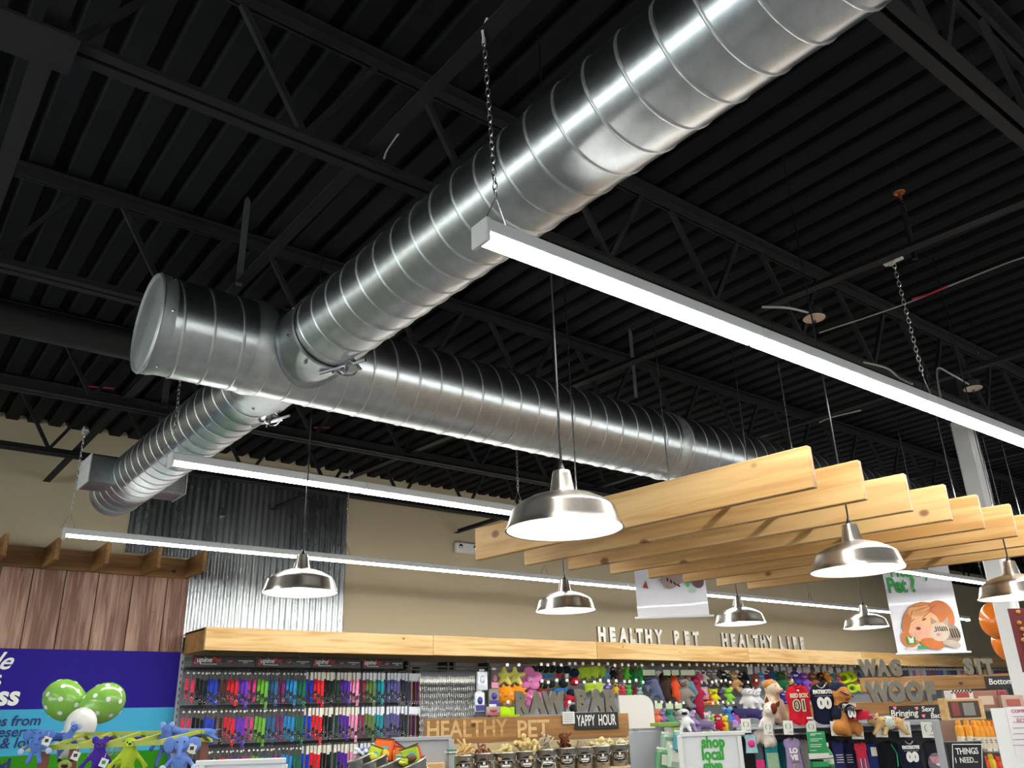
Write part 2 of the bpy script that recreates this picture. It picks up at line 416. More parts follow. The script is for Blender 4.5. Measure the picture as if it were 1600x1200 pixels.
# ---------------------------------------------------------------- white column
c0 = onX(1529, 700, 7.5); 
t = thing('steel_column', 'white square steel column at the right, orange balloons beside it', 'column', (7.5, 3.07, 0))
MB().box((0, 0, 1.97), (.15, .15, 3.94), bev=.012).build('shaft', M_WHITE, t)
MB().box((0, 0, .01), (.28, .28, .02)).build('base_plate', M_WHITE, t)
MB().box((0, 0, 3.95), (.2, .2, .02)).build('cap_plate', M_BLACK, t); MB().box((0, 0, 4.16), (.12, .12, .42)).build('beam_seat', M_BLACK, t)
# ================================================================ DUCTS
ZD = 3.45; YT = 3.967; RT = .244; RB = .196; PITCH = .145
def panel_mesh(r, pitch, n, up):
    """one turn of spiral duct along +x, raised lock seam on its edge"""
    sec = [(0, .0005), (.004, .0036), (.007, .0042), (.010, .0036), (.014, .0), (.0155, .0), (pitch - .0015, .0), (pitch, .0)]
    vs = []; fs = []; m = len(sec)
    for i in range(n + 1):
        a = 2 * PI * i / n; sh = pitch * i / n
        for u, h in sec:
            R_ = r + h; vs.append((u + sh, R_ * math.cos(a + up), R_ * math.sin(a + up)))
    for i in range(n):
        for k in range(m - 1):
            fs.append((i * m + k, i * m + k + 1, (i + 1) * m + k + 1, (i + 1) * m + k))
    me = MB().add(vs, fs).mesh('duct_panel', M_DUCT, 2); me.materials.append(M_SEAM)
    for p in me.polygons:
        if p.index % (m - 1) < 4: p.material_index = 1
    return me
def duct(name, label, loc, rot, r, npan, n=56):
    t = thing(name, label, 'duct', loc, rot=rot)
    MB().tube([(-.045 if r == RT else -.32, 0, 0), (.0, 0, 0), (PITCH + .01, 0, 0), (npan * PITCH, 0, 0), ((npan + 1) * PITCH - .02, 0, 0)], r - .0012, n, False).build('sleeve', M_DUCT, t, 2)
    me = panel_mesh(r, PITCH, n, PI / 2)
    for i in range(npan): put('duct_panel', me, t, (i * PITCH, 0, 0))
    return t
TX0 = .88
trunk = duct('trunk_duct', 'large spiral galvanised trunk duct with capped left end', (TX0 + .06, YT, ZD), (0, 0, 0), RT, 92)
Mx = Euler((0, PI / 2, 0)).to_matrix().to_4x4()
MB().lathe([(0, .0)] + [(RT - .02, .0), (RT - .006, .003), (RT + .004, -.008), (RT + .008, .006), (RT + .006, .05), (RT + .001, .07)], 56, Mx).build('end_cap', M_CAP, trunk, 2, (-.06, 0, 0))
MB().ring((0, 0, 0), RT + .006, .005, 56, 6, Euler((0, 0, PI / 2)).to_matrix().to_4x4()).build('cap_rim', M_SEAM, trunk, 2, (-.055, 0, 0))
scm = MB().lathe([(.009, 0), (.009, .004), (.004, .009), (0, .009)], 8).mesh('screw', M_CHROME)
def on_duct(t, x, r, ang, name='screw', me=scm):
    # ang measured from -y (towards the camera) upwards
    o = put(name, me, t, (x, -r * math.cos(ang), r * math.sin(ang))); o.rotation_euler = (PI / 2 - ang, 0, 0); return o
for a in (-1.3, -.1, .75): on_duct(trunk, -.01 + .0, RT + .006, a)
cplg = MB().lathe([(RT + .002, -.05), (RT + .004, -.03), (RT + .009, 0), (RT + .004, .03), (RT + .002, .05)], 56, Mx).mesh('coupling_band', M_SEAM, 2)
for x in (.46, 3.6, 6.7): put('coupling_band', cplg, trunk, (x, 0, 0))
def branch(name, label, y0, y1, x0, x1, npan):
    d = Vector((x1 - x0, y1 - y0, 0)); a = math.atan2(d.y, d.x)
    return duct(name, label, (x0, y0, ZD), (0, 0, a), RB, npan, 48), d.length
bx = lambda y: 1.695 - (y - .5) * .0165
nb, Ln = branch('branch_duct', 'bright spiral galvanised duct running from the trunk over the camera', YT - .42, -3.6, bx(YT - .42), bx(-3.6), 49)
fb, Lf = branch('branch_duct', 'spiral galvanised branch duct with two side registers near back wall', YT + .42, 7.28, bx(YT + .42), bx(7.28), 20)
# collars that saddle the branch on the trunk
def collar(t, sgn):
    n = 48; vs = []; fs = []; r = RB + .004
    # local x points away from the trunk; trunk centre lies at x=-.42
    for i in range(n):
        a = 2 * PI * i / n; y = math.cos(a); z = math.sin(a)
        S_ = lambda rr: -.42 + math.sqrt(max(.0, (RT + .003) ** 2 - min(RT * .999, rr * abs(z)) ** 2))
        s1 = S_(r + .016); s0 = S_(r)
        for rr, xx in ((r + .016, s1), (r + .016, s1 + .004), (r + .002, s0 + .006), (r + .001, s0 + .010), (r + .001, -.022), (r + .004, -.012), (r + .004, -.006), (r + .001, .01)):
            vs.append((xx, rr * y, rr * z))
    for i in range(n):
        for k in range(7):
            j = (i + 1) % n; fs.append((i * 8 + k, i * 8 + k + 1, j * 8 + k + 1, j * 8 + k))
    MB().add(vs, fs).build('saddle_collar', M_BOOT, t, True)
    for k in range(8):
        a = 2 * PI * k / 8 + .3; z = math.sin(a) * (r + .002); o = put('screw', scm, t, (-.06, math.cos(a) * (r + .002), z)); o.rotation_euler = (a - PI / 2, 0, 0)
collar(nb, -1); collar(fb, 1)
# damper quadrants underneath the collars
def damper(t, side, ang):
    b = MB(); b.ring((0, 0, 0), .045, .004, 16, 5, Matrix.Rotation(PI / 2, 4, 'X')); b.tube([(-.11, .0, .004), (.1, .02, .004)], .006, 6)
    b.box((0, 0, -.004), (.11, .06, .004)); b.lathe([(.014, -.002), (.014, .02), (.006, .024), (0, .024)], 8); b.tube([(-.03, -.03, .0), (.03, .035, .012)], .004, 5)
    o = b.build('damper_handle', M_CHROME, t); o.location = (-.02 + .06, side * math.sin(ang) * (RB + .018), -math.cos(ang) * (RB + .018))
    o.rotation_euler = (PI - side * ang, 0, .5); o.scale = (1.35, 1.35, 1.35); return o
o = damper(nb, 1, .35); o = damper(fb, -1, .35)
# second branch: closed end and two registers
cap_b = MB().lathe([(0, .0), (RB - .01, .0), (RB + .006, -.004), (RB + .008, -.03), (RB + .001, -.05)], 48, Mx)
cap_b.build('end_cap', M_CAP, fb, 2, (Lf + .02, 0, 0))
def register(t, s):
    b = MB(); y0, y1 = s * .13, s * .36; w_ = .30; h_ = .20
    # sheet metal boot: throat on the duct, mouth outwards (local y)
    vs = []
    for y, w2, h2 in ((y0, w_, h_), (y1, w_, h_)):
        vs += [(-w2 / 2, y, -h2 / 2), (w2 / 2, y, -h2 / 2), (w2 / 2, y, h2 / 2), (-w2 / 2, y, h2 / 2)]
    b.add(vs, [(0, 1, 5, 4), (1, 2, 6, 5), (2, 3, 7, 6), (3, 0, 4, 7), (0, 3, 2, 1)])
    bo = b.build('register_boot', M_BOOT, t, False, (Lf - .42, 0, -.0))
    f = MB().box((0, y1, 0), (w_ + .02, .012, h_ + .02), bev=.003).build('register_frame', M_WHITE, bo)
    for k in range(5): MB().box((0, y1 + s * .009, -.07 + k * .035), (w_ - .04, .006, .004)).build('louvre', M_WHITE, bo)
register(fb, 1); register(fb, -1)
for i in range(6):
    for s in (-1, 1):
        a = -.9; o = put('screw', scm, fb, (Lf - .58 + i * .06, s * RB * math.cos(a), RB * math.sin(a) )); o.rotation_euler = (0, 0, 0)
# hanger straps
M_STRAP = mat('grey_strap', '5c5e60', .6, .3)
def strap(p, top, label, wd=.035):
    t = thing('hanger_strap', label, 'strap', p, group='steel straps holding the ducts')
    h = top - p[2]
    MB().box((0, 0, h / 2 + .03), (wd, .003, h - .12), bev=.0).build('strap_band', M_STRAP, t)
    MB().add([(-wd / 2, 0, h - .03), (wd / 2, 0, h - .03), (.004, .004, h), (-.004, .004, h)], [(0, 1, 2, 3)]).build('twisted_end', M_STRAP, t)
    MB().box((0, 0, .0), (.03, .012, .06)).build('strap_bolt', M_CHROME, t)
    return t
px = onY(372, 455, YT)
strap((px.x, YT, ZD + RT + .0), ZC - .02, 'grey flat strap holding the left end of the trunk duct')
strap((4.3, YT, ZD + RT), ZC - .02, 'grey flat strap on the middle of the trunk duct')
p = onX(243, 665, bx(6.3)); strap((bx(6.3), 6.3, ZD + RB), ZC - .02, 'small strap above the far branch duct', .05)
# ================================================================ LINEAR LAMPS
def link_chain(b, p0, p1, pitch=.026, r=.0022):
    p0 = Vector(p0); p1 = Vector(p1); d = p1 - p0; L = d.length; n = max(2, int(L / pitch)); q = d.to_track_quat('Z', 'X').to_matrix().to_4x4()
    for i in range(n):
        c = p0 + d * (i + .5) / n
        b.ring(c, .0085, r, 7, 4, q @ Matrix.Rotation(PI / 2 * (i % 2) + .4, 4, 'Z'), 2.0)
def lamp_unit(L, label, loc, first=False, chain=None, top=ZBAR, last=False, grp=None):
    t = thing('linear_lamp', label, 'ceiling lamp', loc, group=grp)
    MB().box((L / 2, 0, .075), (L - .004, .078, .05), bev=.004).build('housing', M_WHITE, t)
    MB().box((L / 2, 0, .047), (L - .03 if first else L - .002, .074, .012), bev=.003).build('diffuser', M_TUBE, t)
    if first: MB().box((.008, 0, .06), (.018, .084, .084), bev=.004).build('end_cap', M_WHITE, t)
    if last: MB().box((L - .008, 0, .06), (.018, .084, .084), bev=.004).build('end_cap', M_WHITE, t)
    for cx, tx in (chain or []):
        h = top - loc[2]
        MB().tube([(cx - .05, 0, .10), (cx, 0, .22), (cx + .05, 0, .10)], .0028, 5).build('wire_hook', M_CHROME, t)
        b = MB(); link_chain(b, (cx, 0, .22), (tx, 0, h - .01)); b.build('hanging_chain', M_CHAIN, t, True)
        c = MB(); c.box((tx, 0, h + .004), (.03, .10, .012)); c.tube([(tx, 0, h - .012), (tx + .02, .03, h - .004), (tx + .02, .05, h + .02)], .005, 5); c.tube([(tx, 0, h - .012), (tx - .02, -.02, h - .004), (tx - .02, -.05, h + .03)], .005, 5)
        c.build('beam_clamp', M_WHITE, t)
    return t
ordn = ['first', 'second', 'third', 'fourth', 'fifth', 'sixth', 'seventh', 'eighth', 'ninth', 'tenth', 'eleventh', 'twelfth']
Z0 = 2.94
def row(y, x0, L, n, chains, nm, yaw=0):
    for i in range(n):
        ch = [(c - x0 - i * L, tt - x0 - i * L) for c, tt in chains if x0 + i * L - .001 <= c < x0 + (i + 1) * L]
        lamp_unit(L, f'{ordn[i]} white linear lamp from the left in the {nm}', (x0 + i * L, y, Z0), i == 0, ch, last=(i == n - 1), grp='linear lamps of the ' + nm)
row(1.80, 1.31, 1.38, 9, [(1.38, 1.345), (4.08, 4.04), (6.8, 6.0), (9.5, 8.6)], 'nearest row')
row(4.70, 1.26, 1.215, 9, [(1.27, 1.255), (3.74, 3.74), (6.2, 5.97), (8.6, 8.5), (11.0, 11.0)], 'middle row')
row(7.00, 1.18, 1.19, 12, [(1.21, 1.21), (3.53, 3.53), (5.9, 5.92), (8.3, 8.42), (10.8, 10.8), (13., 13.)], 'row along the back wall')
# rows over the part of the shop behind the camera
row(-1.2, 1.31, 2.4, 6, [], 'row behind the camera')
row(-4.4, 1.31, 2.4, 6, [], 'second row behind the camera')
side = []  # unseen row of lamps, added to put a bright streak on the near duct
for i in range(7):
    u = lamp_unit(1.7, f'{ordn[i]} linear lamp of the row that runs front to back at the left', (-1.5, -5.2 + i * 1.7, Z0), i == 0, [], last=(i == 6), grp='linear lamps left of the aisle'); u.rotation_euler = (0, 0, PI / 2)
def cable(pts, r, m, name, label, cat='cable'):
    P = [Vector(p) for p in pts]; o = MB()
    Q = []
    for i in range(len(P) - 1):
        a = P[max(i - 1, 0)]; b = P[i]; c = P[i + 1]; d = P[min(i + 2, len(P) - 1)]
        for k in range(6):
            u = k / 6; Q.append(.5 * ((2 * b) + (c - a) * u + (2 * a - 5 * b + 4 * c - d) * u * u + (3 * b - a - 3 * c + d) * u ** 3))
    Q.append(P[-1]); o.tube(Q, r, 6); ob = o.build(name, m, None, True); return tag(ob, label, cat)
M_CABLE = mat('grey_cable', 'a9a9a6', .5); M_RED = mat('red_cable', 'c02848', .5)
# ---------------------------------------------------------------- junction boxes with pendant plates
def jbox(p, label):
    t = thing('junction_box', label, 'junction box', p)
    MB().lathe([(.0, .06), (.05, .06), (.056, .05), (.056, .0)], 8).build('box_body', M_CHROME, t)
    MB().lathe([(0, -.012), (.03, -.011), (.062, -.004), (.064, 0), (.06, .003)], 20).build('cover_plate', mat('tan_plate', 'cdb8a0', .35, .6), t, True)
    MB().lathe([(.008, -.03), (.01, -.012)], 8).build('cord_grip', M_CHROME, t)
    for s in (-1, 1): MB().tube([(s * .03, 0, .05), (s * .03, 0, .12)], .003, 5).build('screw', M_CHROME, t)
    return t
jb1 = onZ(1272, 497, 3.70); jbox(jb1, 'round ceiling junction box above the bright near lamp row')
jb2 = onZ(1520, 607, 3.70); jbox(jb2, 'round ceiling junction box right of the lamp chain')
cable([jb1 + Vector((-.05, 0, .02)), jb1 + Vector((-.2, .03, .02)), jb1 + Vector((-.32, .12, .03))], .007, M_CABLE, 'cable', 'grey cable leaving the junction box to the left')
cable([jb2 + Vector((-.05, 0, .02)), jb2 + Vector((-.25, .02, .06)), jb2 + Vector((-.5, .0, .03)), jb2 + Vector((-.9, -.15, -.35))], .006, M_CABLE, 'cable', 'pale cable looping from the right junction box down to the lamp')
cable([onZ(1350, 566, 3.5), onZ(1385, 575, 3.4), onZ(1405, 590, 3.3), onZ(1425, 600, 3.08)], .006, M_CABLE, 'cable', 'short cable dropping onto the near lamp row')
cable([onZ(1280, 520, 3.9), onZ(1400, 480, 3.95), onZ(1500, 440, 4.0), onZ(1600, 402, 4.0), onZ(1700, 380, 4.0)], .005, M_CABLE, 'cable', 'thin cable sagging across the right ceiling')
cable([onZ(1425, 467, 3.96), onZ(1450, 460, 3.97), onZ(1480, 447, 3.98)], .006, M_RED, 'cable', 'short red length of cable at the right')
cable([onZ(130, 603, 3.95), onZ(155, 605, 3.95), onZ(178, 607, 3.95)], .006, M_RED, 'cable', 'short red cable under the left joist')
cable([onZ(490, 668, 3.95), onZ(515, 668, 3.95)], .006, M_RED, 'cable', 'short red cable under the trunk duct')
cable([onZ(1280, 660, 3.8), onZ(1300, 652, 3.8), onZ(1345, 641, 3.8)], .006, M_CABLE, 'cable', 'pale cable end above the timber boards')
cable([onY(600, 248, 2.55), onY(605, 235, 2.5), onY(622, 210, 2.3)], .004, M_CABLE, 'cable', 'thin pale wire beside the bridging bar')
# ---------------------------------------------------------------- sprinkler
sp = onZ(1430, 405, ZBAR + .04)
t = thing('sprinkler', 'upright fire sprinkler with coppery deflector on a black riser', 'sprinkler', sp)
MB().tube([(0, 0, 0), (0, 0, .34)], .016, 10).build('riser', M_BLACK, t, True)
MB().tube([(0, 0, .34), (0, 0, .37)], .013, 8).build('nozzle', M_CHROME, t, True)
MB().box((0, 0, .40), (.026, .008, .045)).build('frame_arm', mat('copper', 'c07a48', .4, .8), t)
MB().lathe([(0, .43), (.03, .424), (.032, .428), (0, .436)], 12).build('deflector', MATS['copper'], t)
# ================================================================ PENDANTS
def shade_mesh(mname, inner=False):
    o = [(.032, .20), (.034, .19), (.043, .137), (.047, .128), (.072, .123), (.115, .110), (.150, .092), (.171, .077), (.177, .070), (.178, .066), (.192, .022), (.195, .012), (.201, .004), (.203, .0), (.200, .0)]
    if not inner: return MB().lathe([(.0, .205), (.030, .205)] + o, 40).mesh(mname, M_NICKEL, True)
    return MB().lathe([(.197, .002), (.189, .022), (.174, .066), (.147, .088), (.11, .105), (.07, .116), (.0, .12)], 40).mesh(mname, M_WHITE, 2)
ME_SH = shade_mesh('shade'); ME_IN = shade_mesh('inner_reflector', True)
ME_BU = MB().ball((0, 0, .052), (.055, .055, .042), 16, 10).mesh('bulb', M_BULB, 2)
ME_CG = MB().lathe([(.0, .235), (.006, .235), (.012, .215), (.016, .204), (.02, .204)], 10).mesh('cord_grip', M_BLACKP, 2)
def pendant(x, y, z, label):
    t = thing('pendant_lamp', label, 'pendant lamp', (x, y, z), group='nickel barn pendants')
    put('shade', ME_SH, t); put('inner_reflector', ME_IN, t); put('bulb', ME_BU, t); put('cord_grip', ME_CG, t)
    MB().tube([(0, 0, .23), (0, 0, ZC - z)], .0042, 6).build('cord', M_BLACKP, t)
pend = [((882, 828), 2.11, 'large brushed nickel pendant in front of the timber boards'), ((469, 927), 4.32, 'brushed nickel pendant in front of the corrugated sheet'),
        ((884, 955), 4.32, 'small nickel pendant hanging below the left ends of the boards'), ((1157, 975), 4.32, 'small nickel pendant left of the letters HEALTHY LIFE'),
        ((1340, 892), 2.0, 'nickel pendant right of centre over the hanging pet banner'), ((1354, 981), 4.32, 'smallest nickel pendant beside the pet banner'), ((1590, 934), 2.07, 'nickel pendant cut by the right edge at the column')]
for (a, b_), Y, lb in pend:
    p = onY(a, b_, Y); pendant(p.x, Y, p.z, lb)
# ================================================================ TIMBER CANOPY
BZ = 2.45; BH = .180
near = [(1275, 762), (1354, 781), (1426, 798.5), (1488.5, 812.5), (1539.6, 826), (1591, 838)]
far = [(746, 876), (822.5, 884), (891, 891), (956, 897.5), (1015, 904), (1070, 910), (1122, 916), (1170, 921)]
N3 = [onZ(*q, BZ) for q in near]; F3 = [onZ(*q, BZ) for q in far]
dN = (N3[5] - N3[0]) / 5
while len(N3) < 8: N3.append(N3[-1] + dN)
can = thing('timber_canopy', 'hanging canopy of eight knotty pine boards on steel rods', 'canopy', (N3[0].x, N3[0].y, BZ))
O = Vector(can.location)
for i, (a, b_) in enumerate(zip(N3, F3)):
    d = b_ - a; L = d.length; ang = math.atan2(d.y, d.x)
    o = MB().box((0, L / 2, BH / 2), (.036, L, BH), bev=.003).build('board', M_PINE, can, False, a - O)
    o.rotation_euler = (0, 0, ang - PI / 2)
for k, u in enumerate((.3, .72)):
    a = N3[0].lerp(F3[0], u) - O; b_ = N3[7].lerp(F3[7], u) - O
    MB().beam(a + Vector((0, 0, .12)), b_ + Vector((0, 0, .12)), .02, .02).build('cross_rail', M_BLACK, can)
for a, b_, Y in (((1205, 553), (1237, 700), 2.55), ((1030, 582), (1045, 748), 3.3), ((1290, 635), (1309, 725), 3.3), ((1470, 660), (1493, 780), 2.45), ((1398, 600), (1418, 742), 3.3), ((1150, 560), (1165, 700), 3.3), ((900, 640), (901, 770), 3.3), ((1548, 690), (1563, 792), 3.0)):
    p = onY(*b_, Y)
    top = ZBAR if Y < 3 else ZBAR
    MB().tube([(p.x - O.x, p.y - O.y, max(.15, p.z - BZ - .1)), (p.x - O.x, p.y - O.y, top - BZ + (.5 if Y > 3.2 else 0))], .0045, 6).build('threaded_rod', M_CHROME, can)
# ================================================================ TEXT
DG = None
TXT = {}
def text_mesh(s, size, mt, ext=.001, bold=0, key='t', shear=0, sx=1.0):
    k = (s, size, mt.name, ext, bold, shear, sx)
    if k in TXT: return TXT[k]
    cu = bpy.data.curves.new('lettering', 'FONT'); cu.body = s; cu.size = size; cu.extrude = ext; cu.offset = bold; cu.shear = shear
    cu.align_x = 'CENTER'; cu.align_y = 'CENTER'; cu.resolution_u = 3; cu.space_line = .9
    o = bpy.data.objects.new('lettering_tmp', cu); COL.objects.link(o)
    dg = bpy.context.evaluated_depsgraph_get(); dg.update()
    me = bpy.data.meshes.new_from_object(o.evaluated_get(dg)); me.name = 'lettering'
    me.transform(Matrix.Diagonal((sx, 1, 1, 1)))
    me.transform(Matrix.Rotation(PI / 2, 4, 'X'))     # upright, facing -y
    bpy.data.objects.remove(o); me.materials.clear(); me.materials.append(mt)
    TXT[k] = me; return me
def text(s, size, mt, parent, loc, name='lettering', rz=0, tilt=0, **k):
    o = put(name, text_mesh(s, size, mt, **k), parent, loc); o.rotation_euler = (0, tilt, rz); return o
M_INK = mat('dark_ink', '1c1c22', .6); M_WINK = mat('white_paint', 'f2f0ea', .6); M_GREENINK = mat('green_ink', '2aa52a', .5)
# ================================================================ BACK WALL SHELVING
GY = 8.60; GX = 2.66; BAY = 1.215; NB = 19
ZH0 = 2.27; ZH1 = 2.475
RISE = .0012                                       # header line climbs a touch to the right, as surveyed
def bay_meshes():
    p = MB().box((BAY / 2, .03, 1.12), (BAY - .02, .012, 2.25)); p = p.mesh('pegboard', M_GREY)
    sl = MB()
    for k in range(36):
        sl.box((0, 0, .1 + k * .06), (.008, .004, .03))
    u = MB().box((0, 0, 1.14), (.034, .03, 2.28), bev=.002).mesh('upright', M_GREY); s = sl.mesh('slot', M_BLACKP)
    return p, u, s
PB, UPR, SLT = bay_meshes()
pr = MB()
for i in range(46):
    for j in range(34): pr.add([(.02 + i * .0258, 0, .0), (.027 + i * .0258, 0, .0), (.027 + i * .0258, 0, .007), (.02 + i * .0258, 0, .007)], [(0, 1, 2, 3)], Matrix.Translation((0, 0, 1.4 + j * .0255)))
HOL = pr.mesh('peg_holes', mat('hole', '3a3c40', .8))
bays = []
for i in range(NB):
    t = thing('shelving_bay', f'{ordn[i]} grey pegboard shelving bay from the left' if i < 12 else 'far grey pegboard shelving bay at the right end of the back wall', 'shelving', (GX + i * BAY, GY, 0), group='grey pegboard bays along the back wall')
    put('pegboard', PB, t); u = put('upright', UPR, t, (0, .0, 0)); q = put('slots', SLT, u, (0, -.0165, 0)); q['kind'] = 'stuff'
    h = put('peg_holes', HOL, t, (0, .0225, 0)); h['kind'] = 'stuff'
    MB().box((BAY / 2, -.18, .10), (BAY - .01, .42, .2), bev=.004).build('base_shelf', M_GREY, t) if i < 3 else None
    bays.append(t)
u = put('upright', UPR, bays[-1], (BAY, 0, 0))
# timber valance boards over the bays
va = thing('timber_valance', 'long knotty pine valance along the top of the back wall shelving', 'valance', (GX, 8.0, ZH0))
def vx(px): return onY(px, 1005, 8.0).x - GX
ends = [0, vx(677), vx(932)]
while ends[-1] < NB * BAY: ends.append(ends[-1] + 3.02)
for a, b_ in zip(ends[:-1], ends[1:]):
    o = MB().box(((b_ - a) / 2, .018, (ZH1 - ZH0) / 2), (b_ - a - .004, .036, ZH1 - ZH0), bev=.002).build('valance_board', M_PINEX, va, False, (a, 0, a * RISE))
MB().box((.018, .31, (ZH1 - ZH0) / 2), (.036, .54, ZH1 - ZH0), bev=.002).build('end_board', M_PINED, va)
MB().box((NB * BAY / 2, .34, .19), (NB * BAY, .6, .012)).build('top_panel', M_PINEX, va)
# zinc letters on the valance
def letters(word, pxs, Y, py_bot, h, fixz, lbl, grp, mt=M_LETTER, ext=.014, face=0, pos=None, bold=.0135):
    for i, (ch, px) in enumerate(zip(word, pxs)):
        if ch == ' ': continue
        P = pos(px) if pos else onY(px, py_bot, Y)
        z = fixz if fixz is not None else P.z
        me = text_mesh(ch, h * 1.42, mt, ext, bold * h / .15, sx=.80)
        zs = [v.co.z for v in me.vertices]; xs_ = [v.co.x for v in me.vertices]
        o = put('sign_letter', me, None, (P.x - (min(xs_) + max(xs_)) / 2, P.y, z - min(zs)), (0, 0, face))
        tag(o, f'zinc letter {ch}, {ordn[i]} of the {lbl}', 'letter', grp + ' ' + word.lower())
letters('HEALTHY', [940, 957, 974, 988, 999, 1013, 1029], 8.06, 1003, .165, None, 'first word HEALTHY on the valance', 'valance letters', pos=lambda px: Vector((onY(px, 1003, 8.06).x, 8.06, ZH1 + (onY(px, 1003, 8.06).x - GX) * RISE + .002)))
VL = lambda px: Vector((onY(px, 1003, 8.06).x, 8.06, ZH1 + (onY(px, 1003, 8.06).x - GX) * RISE + .002))
letters('PET', [1057, 1073, 1087], 8.06, 0, .165, None, 'word PET on the valance', 'valance letters', pos=VL)
letters('HEALTHY', [1132, 1145, 1158, 1169, 1180, 1191, 1202], 8.06, 0, .165, None, 'second word HEALTHY on the valance, right of PET', 'right valance letters', pos=VL)
letters('LIFE', [1220, 1231, 1241, 1252], 8.06, 0, .165, None, 'word LIFE on the valance', 'valance letters', pos=VL)
# emergency light
p = onY(728, 857, YW - .05)
t = thing('emergency_light', 'white twin-head emergency light on the beige wall left of the boards', 'emergency light', p)
MB().box((0, 0, 0), (.32, .07, .13), bev=.01).build('case', M_WHITE, t)
hd = MB().lathe([(0, -.01), (.034, -.012), (.036, 0), (.03, .03), (0, .04)], 16, Matrix.Rotation(-PI / 2, 4, 'X')).mesh('lamp_head', M_WHITE, True)
ln = MB().lathe([(0, .006), (.026, .002), (.028, 0)], 16, Matrix.Rotation(PI / 2, 4, 'X')).mesh('lens', M_CHROME, True)
for s in (-1, 1):
    o = put('lamp_head', hd, t, (s * .11, -.045, .01)); put('lens', ln, o, (0, -.012, 0))
# ================================================================ COLLARS
def Wx(px, py, Y=8.4): return onY(px, py, Y)
M_CARDD = mat('dark_card', '3b3a38', .5); M_CREAM = mat('cream_card', 'e2dccb', .6); M_CARDW = mat('pale_card', 'dfe4ec', .5)
cols = [('c8334f', 'coral red'), ('18191c', 'black'), ('2140b8', 'royal blue'), ('46221c', 'dark brown'), ('d5272f', 'bright red'), ('6a35b8', 'violet'), ('d1337f', 'magenta'), ('6ab034', 'lime green'), ('2f5f8a', 'steel blue'), ('7a1f66', 'plum'), ('2a86c4', 'sky blue'), ('1d6a52', 'bottle green'),
        ('1a2cc8', 'cobalt blue'), ('e0212a', 'scarlet'), ('111112', 'black'), ('173a26', 'dark green'), ('52249c', 'purple'), ('ee8fb4', 'pale pink'), ('8f1f45', 'burgundy'), ('5e7a3a', 'olive'), ('1f8f9a', 'teal'), ('47568c', 'slate blue'), ('5b5590', 'lavender grey'), ('2c2c38', 'charcoal')]
card_m = {}
for nm, mt in (('dark', M_CARDD), ('cream', M_CREAM), ('pale', M_CARDW)):
    card_m[nm] = MB().box((0, 0, -.045), (.030, .003, .085)).mesh('card', mt)
dot = MB().lathe([(0, .0), (.0105, .0), (.0105, .002)], 10, Matrix.Rotation(PI / 2, 4, 'X')).mesh('round_badge', M_WHITEP)
hook_m = MB().tube([(0, .18, .0), (0, .0, 0), (0, -.02, .012)], .0028, 5).mesh('peg_hook', M_CHROME)
ring_m = MB().ring((0, 0, 0), .013, .0022, 12, 5).mesh('metal_ring', M_CHROME, 2)
buck_m = MB().box((0, 0, 0), (.026, .012, .034), bev=.003).mesh('buckle', M_BLACKP)
def collar_thing(c, cname, card, L):
    m = fab(c, .75); t = thing('dog_collar', 'x', 'collar', (0, 0, 0))
    o = put('card', card_m[card], t, (0, 0, -.004))
    if card == 'dark': put('round_badge', dot, o, (0, -.002, -.02))
    b = MB(); w_ = .029
    b.box((-.002, -.006, -.085 - L * .32), (w_, .004, L * .64), ry=.03); b.box((.004, .006, -.085 - L * .5), (w_, .004, L * .98), ry=-.03)
    b.box((0, 0, -.085), (w_, .014, .006)); b.box((0, 0, -.085 - L), (w_, .014, .006))
    b.build('strap', m, t); put('buckle', buck_m, t, (0, -.006, -.085 - L * .66)); put('metal_ring', ring_m, t, (.002, -.01, -.085 - L * .84))
    put('peg_hook', hook_m, t, (0, 0, .0)); return t
rowz = [(2.115, 'top'), (1.775, 'middle'), (1.425, 'bottom')]
for r_, (z, rn) in enumerate(rowz):
    for ci, (c, cn) in enumerate(cols):
        card = 'dark' if ci < 12 else ('cream' if ci < 18 else 'pale')
        first = None; x0 = 2.665 + ci * .0995
        nc = 3 if ci % 3 else 2
        for k in range(nc):
            L = (.17, .21, .23)[(k + ci) % 3] if k < 2 else .25
            lb = f'{cn} dog collar on a {card} card in the {rn} collar row'
            g = f'{cn} collars of the {rn} row'
            if first is None:
                first = collar_thing(c, cn, card, .20 + .02 * (ci % 2)); first['label'] = lb; first['group'] = g; o = first
                o.location = (x0, 8.40, z)
            else:
                o = dup(first, (x0 + k * (.0995 / nc), 8.40 - .015 * k, z), 0, lb, g)
            o.rotation_euler = (0, 0, random.uniform(-.12, .12)); o.scale = (1, 1, .86 + .12 * k + random.uniform(-.03, .03))
